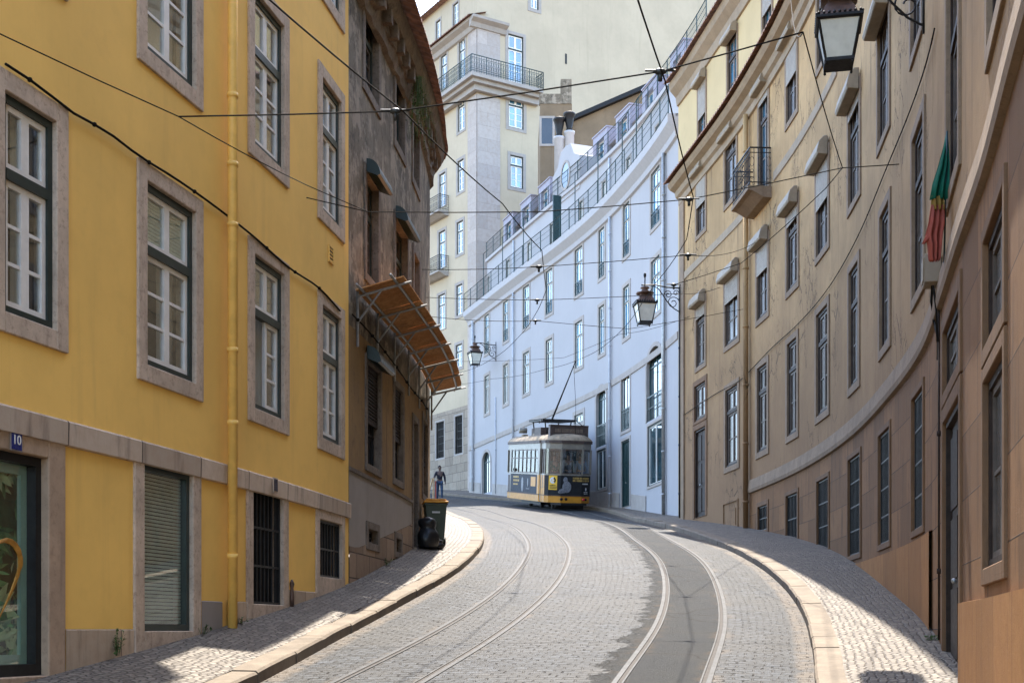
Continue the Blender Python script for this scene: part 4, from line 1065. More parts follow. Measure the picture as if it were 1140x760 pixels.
plinth(WH,WHITE,WHITE.s_px(535),WHITE.L,plw,M['lightstone'],.03)
sweep(WHITE,-.0,WHITE.L,[(0,CZ-.55),(.10,CZ-.5),(.14,CZ-.3),(.30,CZ-.10),(.38,CZ),(.40,CZ+.28),(.0,CZ+.3)],.5).build('cornice',M['white_trim'],WH.root,world=True)
def railing(curve,s0,s1,o,z,h,mat,par,bars=.14,name='terrace_railing',fz=None,post=1.3):
    mb=MB(); f=fz or (lambda q:z)
    for dz,r in ((h,.022),(.10,.014),(h*.5,.010),(h*.75,.010)): mb.tube([curve.off(q,o,f(q)+dz) for q in frange(s0,s1,.6)],r,4)
    for q in frange(s0,s1,post): mb.tube([curve.off(q,o,f(q)),curve.off(q,o,f(q)+h+.03)],.02,4)
    for q in frange(s0,s1,bars): mb.tube([curve.off(q,o,f(q)+.1),curve.off(q,o,f(q)+h)],.006,3)
    return mb.build(name,mat,par,world=True)
railing(WHITE,0.1,WHITE.L,.34,CZ+.3,1.05,M['dark_green_iron'],WH.root)
# terrace floor, set-back storey
Bk=-1.1
WC=offcurve(WHITE,Bk)
W2=Bld('',WC,'','',0,WC.L,18.5,WH.root)
sweep(WHITE,0,WHITE.L,[(Bk-.1,CZ+.2),(.1,CZ+.2),(.1,CZ+.31),(Bk-.1,CZ+.31)],.6).build('terrace_floor',M['white_trim'],WH.root,world=True)
T2=21.75
for l,r in ((541,545.5),(563.5,568),(587,591.5),(612.5,618),(644.5,650),(670,675.5),(697,703),(729,735.5)):
    window(W2,l,r,0,0,'white',z=(CZ+.33,CZ+2.55),sur=.10,surb=.02,tr=0,pane='pane_teal',name='terrace_door')
wall(W2,'terrace_wall',M['white'],0,WC.L,CZ+.2,T2,.5)
sweep(WC,0,WC.L,[(0,T2-.12),(.12,T2-.1),(.14,T2+.05),(0,T2+.08)],.5).build('terrace_cornice',M['white_trim'],WH.root,world=True)
railing(WC,0,WC.L,.06,T2+.06,1.0,M['dark_green_iron'],WH.root)
# tiled roof strip and roof with dormers behind the upper railing
RC=offcurve(WHITE,Bk-1.0)
R2=Bld('',RC,'','',0,RC.L,21.7,WH.root)
sweep(WHITE,0,WHITE.L,[(Bk-2.2,T2-.1),(Bk+.05,T2-.1),(Bk+.05,T2+.06),(Bk-2.2,T2+.06)],.6).build('upper_terrace_floor',M['white_trim'],WH.root,world=True)
roof_tiles(R2,'roof',0,RC.L,T2+.75,.12,2.2,4.0,pitch=.26)
mb=sweep(RC,0,RC.L,[(-.2,T2),(.0,T2),(.0,T2+.75),(-.2,T2+.75)],.6); mb.build('roof_kerb_wall',M['white'],WH.root,world=True)
shell(R2,0,RC.L,6,zw,T2+1.5,M['white'])
shell(WH,0,WHITE.L,3,zw,CZ+.2,M['white'])
def dormer(pl,pr,zt):
    qa,qb=RC.s_px(pl),RC.s_px(pr); s0,s1=min(qa,qb),max(qa,qb)
    cq=(s0+s1)/2; s0,s1=cq-.85,cq+.85
    m,w=frame_at(RC,s0,s1,T2+.05); h=zt-T2
    mb=MB(); mb.box(-w/2,-w/2+.35,-.05,3.0,0,h); mb.box(w/2-.35,w/2,-.05,3.0,0,h); mb.box(-w/2+.35,w/2-.35,-.05,3.0,h-.35,h); mb.box(-w/2-.04,w/2+.04,-.10,3.0,h,h+.06)
    o=mb.build('dormer',M['lilac'],WH.root,m)
    f=MB(); x0,x1=-w/2+.35,w/2-.35; rect_frame(f,x0,x1,.05,h-.35,.06,.12,.18); f.box(-.03,.03,.125,.175,.05,h-.35); f.build('window_frame',M['white_paint'],o,m)
    p=MB(); p.box(x0,x1,.15,.16,.05,h-.35); p.build('pane',M['pane_painted_sky'],o,m)
for a,b in ((560,573),(577,596),(598,616),(658,680),(683,706),(711,737),(744,766)): dormer(a,b,T2+2.35)
# gable with a round window
qa,qb=WC.s_px(616),WC.s_px(646); m,w=frame_at(WC,min(qa,qb),max(qa,qb),T2-.3)
mb=MB(); hh=2.6; poly=[(-w/2,0),(w/2,0),(w/2,hh*.62),(w*.30,hh*.74),(w*.18,hh*.98),(0,hh+.04),(-w*.18,hh*.98),(-w*.30,hh*.74),(-w/2,hh*.62)]
mb.prism(poly,-.04,3.2); o=mb.build('round_window_gable',M['white'],WH.root,m)
mb=MB(); n=20; R_=.62
for i in range(n):
    a,b=2*PI*i/n,2*PI*(i+1)/n; mb.prism([(R_*math.cos(a)*.8,hh*.45+R_*math.sin(a)),(R_*math.cos(b)*.8,hh*.45+R_*math.sin(b)),(R_*1.2*math.cos(b)*.8,hh*.45+R_*1.2*math.sin(b)),(R_*1.2*math.cos(a)*.8,hh*.45+R_*1.2*math.sin(a))],-.08,-.035)
mb.build('round_frame',M['lightstone'],o,m)
mb=MB(); mb.prism([(R_*math.cos(2*PI*i/n)*.8,hh*.45+R_*math.sin(2*PI*i/n)) for i in range(n)],-.055,-.045); mb.build('round_pane',M['pane_teal'],o,m)
# terrace screen and lamp posts
q=WHITE.s_px(622); m,_=frame_at(WHITE,q-.3,q+.3,CZ+.31); mb=MB(); mb.box(-.035,.035,-.30,.12,0,2.35); mb.build('screen',M['dark_green_iron'],WH.root,m)
for px in (543.5,565,588.5,646.5,672.5,700,716):
    q=WHITE.s_px(px); mb=MB(); a=WHITE.off(q,.28,CZ+.3); t=WHITE.off(q,.28,CZ+2.75); tt=WHITE.tan(q)
    mb.tube([a,t,t-Vector((tt.x,tt.y,0))*.75],.024,5); mb.build('lamp_post',M['dark_green_iron'],WH.root,world=True)
pipe(WHITE,741.5,wz(741,574),CZ-.5,M['zinc'],WH.root,.07,.1)
M['pipe_w']=plain('grey_white_pipe',(.45,.47,.50),.5,.1)
pipe(WHITE,681,wz(681,570),CZ-.5,M['pipe_w'],WH.root,.06,.1); pipe(WHITE,573,SZ-2,CZ-.5,M['pipe_w'],WH.root,.055,.1); pipe(WHITE,528,wz(529,546),CZ-.4,M['pipe_w'],WH.root,.07,.1)
pipe(WHITE,552.5,wz(552,549),12.8,M['pipe_w'],WH.root,.03,.05)
for px in (573,620,680):
    q=WC.s_px(px); mb=MB(); mb.tube([WC.off(q,.08,CZ+.3),WC.off(q,.08,T2-.2)],.05,6); mb.build('downpipe',M['pipe_w'],WH.root,world=True)
# ------------------------------------------------------------------ tall cream corner house at the top of the street
CR=Bld('cream_corner_house',CLEFT,'tall cream corner house with marble quoins and a wrap-around iron balcony','building',0,.1,8.6)
cl=lambda px,py: CLEFT.z_px(px,py)
EVC=37.5
def cw(l,r,t,b,**k):
    return window(CR,l,r,t,b,'cream',sur=.18,**k)
for l,r,t,b in ((508.3,518.8,107,152),(508,518,178,219),(507,517.3,246,288),(506.5,516.5,316,356),(506,516.2,382,414)): cw(l,r,t,b)
cw(484.5,491.5,118,158)
for l,r,t,b,rl in ((487.5,497.5,193,234,0),(487,497.3,257,302,0),(486.5,497,327,370,0),(486,496.5,392,430,0)): cw(l,r,t,b,surb=.04)
cw(509.5,519.3,43,92,surb=.03,name='balcony_door'); cw(489.5,499,62,103,surb=.03,name='balcony_door')
for l,r,t,b in ((484.5,495.5,469,513),(505.5,516,462,508)): window(CR,l,r,t,b,'cream',sur=.12,kind='grille',name='barred_window')
zcl=lambda q: Zr(CLEFT.at(q).y)-.5
ASH=14.0
wall(CR,'wall',M['cream'],0,26,ASH,EVC,2)
wall(CR,'ashlar_base',M['ashlar_c'],0,26,zcl,ASH,2,.02)
H=CR.holes; CR.holes=[]
CR.c=CRIGHT
CR2=[]
for l,r,t,b,kw in ((562.5,585.5,33,90,dict(surb=.03,name='balcony_door')),(563,586,101,144,{}),(565,585.5,168,211,{}),(564.5,585.5,236,280,{}),(587.5,602.5,-38,12,{})):
    window(CR,l,r,t,b,'cream',sur=.20,**kw)
mk_=MB(); m_,_=frame_at(CRIGHT,CRIGHT.s_px(630)-.05,CRIGHT.s_px(630)+.05,(HY-65)/F*81.5); mk_.box(-.06,.06,-.03,0,0,.65); mk_.build('wall_slot',M['black_iron'],CR.root,m_)
wall(CR,'gable_wall',M['cream'],0,20,6.0,46.0,2)
# quoins
for cv in (CLEFT,CRIGHT):
    a,b=(0,1.05) if cv is CLEFT else (0,1.62)
    mb=sweep(cv,a,b,[(.002,8.2),(.06,8.2),(.06,33.0),(.002,33.0)],.55); mb.build('quoin',M['marble'],CR.root,world=True)
    mb=sweep(cv,a,b,[(.002,34.0),(.06,34.0),(.06,37.2),(.002,37.2)],.55); mb.build('quoin',M['marble'],CR.root,world=True)
# balcony round the corner
bp=[CLEFT.off(5.4,.0,0),CLEFT.off(5.4,.85,0),None,CRIGHT.off(4.3,.85,0),CRIGHT.off(4.3,0,0)]
nl,nr=CLEFT.nrm(1),CRIGHT.nrm(1); cc=CORN+(nl+nr)*.85; bp[2]=Vector((cc.x,cc.y,0))
BZ=33.9
mb=MB(); poly=[(CLEFT.off(5.4,0,0)),bp[1],bp[2],bp[3],CRIGHT.off(4.3,0,0),Vector((CORN.x,CORN.y,0))]
ctr=Vector((CORN.x,CORN.y,0))
mb.zprism([(p.x,p.y) for p in poly][::-1],BZ-.22,BZ)
sc=[ctr+(p-ctr)*.0+ (p-ctr) for p in poly]
def shr(k): return [(CLEFT.off(5.4,0,0)),CLEFT.off(5.4,.85*k,0),Vector((CORN.x+(nl.x+nr.x)*.85*k,CORN.y+(nl.y+nr.y)*.85*k,0)),CRIGHT.off(4.3,.85*k,0),CRIGHT.off(4.3,0,0),ctr]
mb.zprism([(p.x,p.y) for p in shr(.72)][::-1],BZ-.45,BZ-.222); mb.zprism([(p.x,p.y) for p in shr(.4)][::-1],BZ-.8,BZ-.452)
bs=mb.build('balcony_slab',M['lightstone'],CR.root,world=True)
r=MB(); path=[bp[0]]+[bp[1],bp[2],bp[3],bp[4]]
ins=[p.copy() for p in path]
for dz,rr in ((1.05,.03),(.1,.018),(.88,.016),(.22,.014)): r.tube([p+Vector((0,0,BZ+dz)) for p in ins],rr,5)
for a,b in zip(ins,ins[1:]):
    L=(b-a).length; k=max(1,round(L/.17)); d=(b-a).normalized()
    for i in range(k+1):
        p=a.lerp(b,i/k); r.tube([p+Vector((0,0,BZ)),p+Vector((0,0,BZ+1.05))],.012 if i%6 else .025,4)
        if i<k and k>3:
            c=a.lerp(b,(i+.5)/k)
            for cz_ in (.42,.70): r.tube([c+d*(.075*math.cos(w*PI/4))+Vector((0,0,BZ+cz_+.12*math.sin(w*PI/4))) for w in range(9)],.009,4,0,False)
r.build('balcony_railing',M['dark_green_iron'],bs,world=True)
# two small balconies on the street face
for px0,px1,py in ((478.5,499.5,254),(478.5,499.5,320)):
    qa,qb=CLEFT.s_px(px0),CLEFT.s_px(px1); z=CLEFT.z_px(487,py-12)
    balcony(CR,CLEFT,min(qa,qb),max(qa,qb),z,.75,CR.root,'black_iron','lightstone')
# cornice, roof edge, recessed attic
CR.c=CLEFT
sweep(CLEFT,0,26,[(0,EVC-.5),(.15,EVC-.45),(.25,EVC-.2),(.55,EVC-.05),(.58,EVC+.1),(0,EVC+.12)],2).build('cornice',M['lightstone'],CR.root,world=True)
roof_tiles(CR,'roof',-.3,26,EVC+.12,.75,.5,.6,pitch=.3)
sweep(CRIGHT,-.55,2.0,[(0,EVC-.5),(.15,EVC-.45),(.25,EVC-.2),(.55,EVC-.05),(.58,EVC+.1),(0,EVC+.12)],.8).build('cornice',M['lightstone'],CR.root,world=True)
CA=Curve([CLEFT.at(0)+CLEFT.nrm(1)*-.7,CLEFT.at(26)+CLEFT.nrm(20)*-.7],-1); CR.c=CA; CR.holes=[]
for l,r_,t,b in ((484.5,491.5,24,51),(503.5,511.5,5,36)): window(CR,l,r_,t,b,'cream',sur=.12,tr=0)
wall(CR,'attic_wall',M['cream'],0,26,EVC,41.0,2)
roof_tiles(CR,'attic_roof',-.3,26,41.0,.45,1.5,4,pitch=.3)
mb=MB(); pts=[CLEFT.off(26,0,0),CLEFT.off(26,-16,0),CRIGHT.off(20,-10,0),CRIGHT.off(20,0,0)]
for a,b in zip(pts,pts[1:]): mb.quad(Vector((a.x,a.y,6)),Vector((b.x,b.y,6)),Vector((b.x,b.y,41)),Vector((a.x,a.y,41)))
mb.build('rear_wall',M['cream'],CR.root,world=True)
# ------------------------------------------------------------------ old brown house and its chimneys between white and cream
HO=thing('old_brown_house',(2.4,73,17),'small weathered brown house behind the white roof terrace','building')
hx0,hx1,hy0,hy1=1.55,3.3,70.5,76.5
zt_=(HY-128)/F*70.5
mb=MB(); mb.box(hx0,hx1,hy0,hy1,16,zt_+.6); mb.prism([(hx1,16),(hx1+4.4,16),(hx1+4.4,zt_+1.6),(hx1,zt_-.3)],hy0+.3,hy1); mb.build('wall',M['oldhouse'],HO,world=True)
mb=MB(); mb.box(hx0-.05,hx1-.6,hy0-.03,hy0+.28,zt_+.6,zt_+1.15); mb.box(hx1-.62,hx1-.02,hy0-.05,hy0+.5,zt_+.6,zt_+1.95); mb.build('parapet',M['grime'],HO,world=True)
mb=MB(); mb.prism([(hx1-.1,zt_-.32),(hx1+4.6,zt_+1.7),(hx1+4.6,zt_+1.95),(hx1-.1,zt_-.08)],hy0+.0,hy1); mb.build('roof',M['cast'],HO,world=True)
m=Matrix.Translation((W(609,148,hy0).x,hy0,W(609,163,hy0).z)); mb=MB(); rect_frame(mb,-.42,.42,0,1.65,.12,-.05,-.004); o=mb.build('window',M['lightstone'],HO,m)
mb=MB(); mb.box(-.3,.3,-.03,-.005,.12,1.53); mb.build('pane',M['pane_dark'],o,m)
for px,py,h_,lab in ((622.5,146,1.0,'left chimney with a grass-topped dark pot beside the round-window gable'),(633.8,140,1.0,'right chimney with a dark urn-shaped pot beside the round-window gable')):
    p=W(px,py,66.5); ch=thing('chimney',(p.x,66.5,p.z-3.45),lab,'chimney','chimney pots by the round-window gable')
    mb=MB(); mb.lathe([(.26,0),(.26,3.0),(.30,3.02),(.30,3.12)],10,0,Matrix.Translation((p.x,66.5,p.z-3.45))); mb.build('stack',M['white_trim'],ch,world=True)
    mb=MB(); mb.lathe([(.20,3.12),(.15,3.3),(.24,3.7),(.28,3.95),(.34,4.0),(.30,4.1),(.16,4.15)],10,0,Matrix.Translation((p.x,66.5,p.z-3.45))); mb.build('pot',M['cast'],ch,world=True)
# ------------------------------------------------------------------ people
M['skin_dark']=plain('dark_skin',(.10,.055,.038),.6,.1); M['skin']=plain('skin',(.40,.23,.16),.55,.1)
M['hair']=plain('dark_hair',(.012,.010,.009),.6,.2)
def fab(n,c): 
    if n not in M: M[n]=plain(n,c,.85,.2,14,bump=.2,bscale=90)
    return M[n]
def skinmesh(name,joints,edges,mat,parent,Mx,root=0,sub=1):
    me=bpy.data.meshes.new(name); me.from_pydata([j[0] for j in joints],edges,[])
    o=bpy.data.objects.new('tmp_skin',me); COL.objects.link(o)
    sm=o.modifiers.new('skin','SKIN'); sm.use_smooth_shade=True
    for i,v in enumerate(me.skin_vertices[0].data):
        r=joints[i][1]; v.radius=r if isinstance(r,tuple) else (r,r); v.use_root=(i==root)
    ss=o.modifiers.new('sub','SUBSURF'); ss.levels=sub; ss.render_levels=sub
    dg=bpy.context.evaluated_depsgraph_get(); m2=bpy.data.meshes.new_from_object(o.evaluated_get(dg))
    bpy.data.objects.remove(o); m2.name=name; m2.materials.clear(); m2.materials.append(mat)
    for p in m2.polygons: p.use_smooth=True
    return link(name,m2,parent,Mx)
def person(label,loc,rz,group=None,skin='skin',top=('navy_cloth',(.02,.025,.04)),legs=('jeans',(.05,.10,.20)),arms=None,stride=.0,hair=True,h=1.72,seated=False,vest=None,cap=None):
    """faces local -Y"""
    k=h/1.72; t=thing('person',loc,label,'person',group,rz); Mx=WM[t.name].copy()@Matrix.Scale(k,4)
    arms=arms or {}
    P={'pel':(0,0,.94),'wai':(0,.0,1.10),'che':(0,.01,1.32),'neck':(0,.02,1.47),'hb':(0,.005,1.55),'hm':(0,-.012,1.63),'ht':(0,-.002,1.705)}
    J=[];ED=[];idx={}
    def add(n,p,r,par=None):
        idx[n]=len(J); J.append((p,r))
        if par: ED.append((idx[par],idx[n]))
    add('pel',P['pel'],(.135,.10)); add('wai',P['wai'],(.125,.09),'pel'); add('che',P['che'],(.15,.10),'wai'); add('neck',P['neck'],.055,'che'); add('hb',P['hb'],(.068,.075),'neck'); add('hm',P['hm'],(.076,.094),'hb'); add('ht',P['ht'],(.055,.066),'hm')
    jl=[];lg=[]
    for s,nm in ((-1,'l'),(1,'r')):
        el,wr=arms.get(nm,((s*.25,.03,1.13),(s*.25,-.06,.90)))
        add('sh'+nm,(s*.175,.01,1.39),.062,'che'); add('el'+nm,el,.045,'sh'+nm); add('wr'+nm,wr,.030,'el'+nm)
        e,w=Vector(el),Vector(wr); d=(w-e).normalized(); sd=Vector((0,1,0)) if abs(d.y)<.8 else Vector((1,0,0)); sd=(sd-d*sd.dot(d)).normalized()
        add('ha'+nm,tuple(w+d*.075),(.036,.022),'wr'+nm)
        for f in range(4):
            b=w+d*.105+sd*(.027-.018*f); L=(.055,.068,.062,.048)[f]; add('f%d'%f+nm,tuple(b),.0095,'ha'+nm); cv=d.cross(sd)*-.02*s; add('g%d'%f+nm,tuple(b+d*L+cv),.0075,'f%d'%f+nm)
        add('th'+nm,tuple(w+d*.06+sd*.05),.010,'wr'+nm)
        st=stride*s
        if seated: kn=(s*.10,-.42,.92); an=(s*.10,-.40,.50)
        else: kn=(s*.095,-.04-st*.5,.50); an=(s*.095,.03-st,.09)
        add('hi'+nm,(s*.09,.0,.88),.085,'pel'); add('kn'+nm,kn,.055,'hi'+nm); add('an'+nm,an,.038,'kn'+nm); add('to'+nm,(an[0],an[1]-.16,an[2]-.055),(.038,.025),'an'+nm)
    skinmesh('body',J,ED,M[skin],t,Mx)
    def sub(names,grow,mn,matl):
        ii=[idx[n] for n in names]; mp={a:b for b,a in enumerate(ii)}
        jj=[(J[i][0],tuple(q+grow for q in (J[i][1] if isinstance(J[i][1],tuple) else (J[i][1],)*2))) for i in ii]
        ee=[(mp[a],mp[b]) for a,b in ED if a in mp and b in mp]; return skinmesh(mn,jj,ee,matl,t,Mx)
    sub(['pel','wai','che','shl','ell','wrl','shr','elr','wrr'],.014,'jacket',fab(*top))
    sub(['pel','hil','knl','anl','hir','knr','anr'],.012,'trousers',fab(*legs))
    if vest: sub(['pel','wai','che'],.030,'vest',fab(*vest))
    for nm in ('l','r'):
        a=Vector(J[idx['an'+nm]][0]); mb=MB(); mb.ball(a+Vector((0,-.06,-.045)),(.05,.13,.045),0,10,6); mb.build('shoe',M['cast'],t,Mx)
    mb=MB(); mb.ball((0,.012,1.665),(.083,.098,.088),0,12,8)
    mb.v=[(x,y+(.03 if y<-.05 and z<1.68 else 0),z) for x,y,z in mb.v]; mb.build('cap' if cap else 'hair',fab(*cap) if cap else M['hair'],t,Mx)
    fm=MB()
    for s in (-1,1): fm.ball((s*.030,-.098,1.640),.010,0,6,4); fm.ball((s*.078,.0,1.625),(.012,.022,.03),1,6,5)
    fm.ball((0,-.112,1.612),(.012,.018,.022),1,6,5); fm.box(-.024,.024,-.104,-.096,1.573,1.580,0)
    fm.build('face',[M['hair'],M[skin]],t,Mx)
    return t
# ------------------------------------------------------------------ the tram
tx,ty=trackR(54),54.0
dirb=Vector((trackR(61.5)-tx,7.5)); th=math.atan2(-dirb.x,dirb.y); pitch=math.atan2(Zr(61.5)-Zr(54),dirb.length)
TM=Matrix.Translation((tx,ty,roadz(tx,54)+.01))@Matrix.Rotation(th,4,'Z')@Matrix.Rotation(pitch,4,'X')
TR=link('tram',None,None,TM); tag(TR,'old yellow and white tram with a dark advert and trolley pole on the right-hand track','tram')
M['tram_orange']=plain('tram_orange_yellow',(.50,.215,.015),.45,.12,4)
M['tram_cream']=plain('tram_cream_white',(.19,.17,.135),.4,.2,5)
M['tram_dark']=plain('tram_dark_roof_edge',(.055,.035,.028),.6,.4,7)
M['tram_roof']=plain('tram_dusty_roof',(.25,.19,.125),.8,.4,3)
M['advert_black']=plain('advert_black',(.016,.017,.019),.6,.2,5,0,.15)
M['advert_blue']=plain('advert_slate',(.028,.034,.046),.6,.2,5,0,.15)
M['advert_gold']=plain('advert_gold_letters',(.42,.27,.07),.5,.1); M['advert_white']=plain('advert_white_letters',(.62,.62,.62),.5,.1)
M['advert_grey']=plain('advert_grey_photo',(.17,.175,.19),.5,.5,22)
M['tram_wood']=plain('tram_dark_wood',(.075,.045,.032),.5,.3,8)
M['red_lamp']=plain('red_tail_lamp',(.55,.02,.03),.2,.1)
W2_=1.05
nose=[(-1.0,.62),(-.90,.36),(-.46,.03),(.46,.03),(.90,.36),(1.0,.62)]
LEN=7.9
tail=[(x,LEN-y) for x,y in nose][::-1]
outl=nose+[(1.0,1.30),(W2_,1.36),(W2_,LEN-1.36),(1.0,LEN-1.30)]+tail+[(-1.0,LEN-1.30),(-W2_,LEN-1.36),(-W2_,1.36),(-1.0,1.30)]
def scl(o,k,cy=LEN/2): return [(x*k,cy+(y-cy)*(1-(1-k)*.25)) for x,y in o]
def tb(name,mat,f,parent=None,**k): 
    mb=MB(); f(mb); return mb.build(name,mat,parent or TR,TM,**k)
tb('floor_frame',M['cast'],lambda m:(m.zprism(scl(outl,.97),.30,.34),m.box(-.72,.72,2.2,5.6,.16,.5),m.box(-.6,.6,.25,.6,.12,.3)))
body=tb('body',M['tram_orange'],lambda m:m.zprism(outl,.32,.62))
def strip(name,mat,pts,z0,z1,parent,o=.012):
    """panel following a plan polyline, proud of it by o"""
    mb=MB()
    for a,b in zip(pts,pts[1:]):
        a,b=Vector(a),Vector(b); t=(b-a).normalized(); n=Vector((t.y,-t.x))*o
        mb.zprism([tuple(a+n),tuple(b+n),tuple(b-n*2),tuple(a-n*2)],z0,z1)
    return mb.build(name,mat,parent,TM)
tb('inner_body',M['tram_dark'],lambda m:m.zprism(scl(outl,.985),.62,1.40),body)
front=nose
fp=strip('front_advert',M['advert_black'],front,.62,1.46,body)
lsd=[(-W2_,LEN-1.5),(-W2_,1.42)]; rsd=[(W2_,1.42),(W2_,LEN-1.5)]
ls=strip('side_advert',M['advert_blue'],lsd,.66,1.44,body); strip('side_advert',M['advert_blue'],rsd,.66,1.44,body)
strip('corner_panel',M['tram_orange'],[(-W2_,1.66),(-W2_,1.37),(-1.0,1.31)],.34,1.46,body,.016)
strip('corner_panel',M['tram_orange'],[(1.0,1.31),(W2_,1.37),(W2_,1.66)],.34,1.46,body,.016)
strip('door_panel',M['tram_orange'],[(-1.0,1.29),(-1.0,.98)],.36,1.46,body,.014); strip('door_panel',M['tram_orange'],[(-1.0,.93),(-1.0,.63)],.36,1.46,body,.014)
strip('sill',M['tram_cream'],outl+[outl[0]],1.46,1.52,body,.02)
strip('rub_rail',M['tram_dark'],outl+[outl[0]],.60,.635,body,.022)
# advert marks on the front: emblem panel, pale figure, blocks of illegible lettering
a,b=Vector((-.90,.36)),Vector((-.46,.03)); t_=(b-a).normalized()
def on(p0,p1,u,z,o=.02):
    p0,p1=Vector(p0),Vector(p1); t=(p1-p0).normalized(); n=Vector((t.y,-t.x)); q=p0+t*u+n*o
    return Matrix(((t.x,-n.x,0,q.x),(t.y,-n.y,0,q.y),(0,0,1,z),(0,0,0,1)))
m1=TM@on((-.90,.36),(-.46,.03),.20,1.12,.016)
mb=MB(); mb.box(-.19,.19,-.008,.0,-.27,.33); ep=mb.build('emblem_panel',M['tram_orange2'] if 'tram_orange2' in M else plain('emblem_yellow',(.70,.42,.03),.4,.06),fp,m1)
mb=MB()
for i in range(20):
    a0,a1=2*PI*i/20,2*PI*(i+1)/20; mb.prism([(r*math.cos(x),.13+r*math.sin(x)) for r,x in ((.135,a0),(.135,a1),(.07,a1),(.07,a0))],-.014,-.009,0 if i in(4,5,6,14,15,16,7,13,8,12,9,10,11) else 1)
mb.prism([(-.03,.06),(.06,.13),(-.03,.20)],-.014,-.009,0)
for zz_ in (-.08,-.14,-.20): 
    x=-.14
    while x<.13: wl=.03+.02*random.random(); mb.box(x,x+wl,-.013,-.009,zz_-.018,zz_+.018,1); x+=wl+.014
mb.build('emblem',[M['advert_white'],M['advert_black']],ep,m1)
m2=TM@on((-.46,.03),(.46,.03),0,0,.016)
def fig(m):
    m.ball((.20,0,1.27),(.10,.004,.13),0,12,8); m.ball((.27,0,.98),(.20,.004,.24),0,12,8); m.ball((.10,0,.82),(.17,.004,.10),0,10,6); m.ball((.0,0,.76),(.12,.003,.06),0,10,6)
mb=MB(); fig(mb); mb.build('advert_photo',M['advert_grey'],fp,m2)
def words(m,rows):
    for x0,x1,z,h in rows:
        x=x0
        while x<x1-.02:
            wl=min(random.uniform(.02,.05),x1-x); m.box(x,x+wl,-.004,.0,z,z+h); x+=wl+(.012 if random.random()<.8 else .035)
mb=MB(); words(mb,[(.52,.90,1.32,.075),(.52,.92,1.22,.075)]); mb.build('advert_lettering',M['advert_gold'],fp,m2)
m3=TM@on((.46,.03),(.90,.36),0,0,.016)
mb=MB(); words(mb,[(.02,.48,1.32,.075),(.02,.48,1.22,.075)]); mb.build('advert_lettering',M['advert_gold'],fp,m3)
mb=MB(); words(mb,[(.02,.40,1.10,.05),(.14,.42,.76,.03),(.16,.40,.70,.02)]); mb.ball((.28,0,.90),(.045,.004,.07),0,8,6); mb.build('advert_lettering',M['advert_white'],fp,m3)
m4=TM@on((-W2_,LEN-1.5),(-W2_,1.42),0,0,.016)
mb=MB(); words(mb,[(.5,1.5,1.28,.09),(.5,1.6,1.12,.09),(.5,1.4,.96,.07)]); mb.build('advert_lettering',M['advert_gold'],ls,m4)
mb=MB(); mb.box(3.7,4.5,-.004,0,.95,1.36); mb.build('advert_block',M['tram_orange'],ls,m4)
mb=MB(); mb.ball((2.2,0,1.0),(.22,.004,.33),0,10,6); mb.ball((3.15,0,1.1),(.1,.004,.2),0,10,6); words(mb,[(2.9,3.45,.80,.06)]); mb.build('advert_photo',M['advert_grey'],ls,m4)
# window pillars, panes, fascia
WZ0,WZ1=1.52,2.56
def pillars(m):
    m.zprism(scl(outl,.99),WZ1-.02,WZ1+.01)
    pts=[nose[0],nose[1],nose[2],nose[3],nose[4],nose[5]]
    for p in pts: m.box(p[0]-.035,p[0]+.035,p[1]-.02,p[1]+.05,WZ0,WZ1)
    for p in tail: m.box(p[0]-.035,p[0]+.035,p[1]-.05,p[1]+.02,WZ0,WZ1)
    for s in (-1,1):
        n=7; y0,y1=1.42,LEN-1.42
        for i in range(n+1):
            y=y0+(y1-y0)*i/n; m.box(s*W2_-.035,s*W2_+.035,y-(.03 if 0<i<n else .16),y+(.03 if 0<i<n else .16),WZ0,WZ1)
        m.box(s*1.0-.03,s*1.0+.03,1.22,1.32,.36,WZ1)
        m.box(s*1.0-.03,s*1.0+.03,LEN-1.32,LEN-1.22,.36,WZ1)
pil=tb('pillar_frame',M['tram_cream'],pillars)
def arched(m):
    for a,b in zip(nose,nose[1:]):
        a_,b_=Vector(a),Vector(b); L=(b_-a_).length
        if L<.3: continue
        mm=on(a,b,0,0,0); n=8
        for i in range(n):
            u0,u1=i/n,(i+1)/n; f=lambda u:.10*abs(2*u-1)**2.2+.05
            m.prism([(L*u0,WZ1-f(u0)),(L*u1,WZ1-f(u1)),(L*u1,WZ1),(L*u0,WZ1)],0,.04,0,mm)
        m.box(.02,L-.02,.0,.04,WZ0,WZ0+.05,0,mm)
tb('front_sash',M['tram_wood'],arched,pil)
M['pane_tram']=glass_clear('tram_side_pane',(.38,.40,.40),.4); M['pane_tram_front']=glass_clear('tram_front_pane',(.80,.82,.82),.6)
strip('pane',M['pane_tram_front'],nose,WZ0,WZ1,pil,.004); 
for sd,s in ((lsd,-1),(rsd,1)): strip('pane',M['pane_tram'],sd,WZ0+.02,WZ1,pil,.004)
tb('half_raised_sash',M['tram_wood'],lambda m:[m.box(s*W2_-.02,s*W2_+.02,1.42,LEN-1.42,z,z+.05) for s in (-1,1) for z in (WZ0,WZ1-.06,2.15)],pil)
tb('door_window_frame',M['tram_wood'],lambda m:[m.box(-1.015,-.985,y,y+.06,.9,WZ1) for y in (.66,.90,.96,1.2)],pil)
tb('interior',M['tram_wood'],lambda m:(m.zprism(scl(outl,.95),.60,.66),m.box(-.98,.98,LEN-1.45,LEN-1.4,.66,WZ1),m.box(-.98,-.35,1.42,1.46,.66,1.9),m.box(.35,.98,1.42,1.46,.66,1.9),*[m.box(s-.28,s+.28,y,y+.08,.66,1.55) for y in (2.2,3.0,3.8,4.6,5.4) for s in (-.65,.65)]))
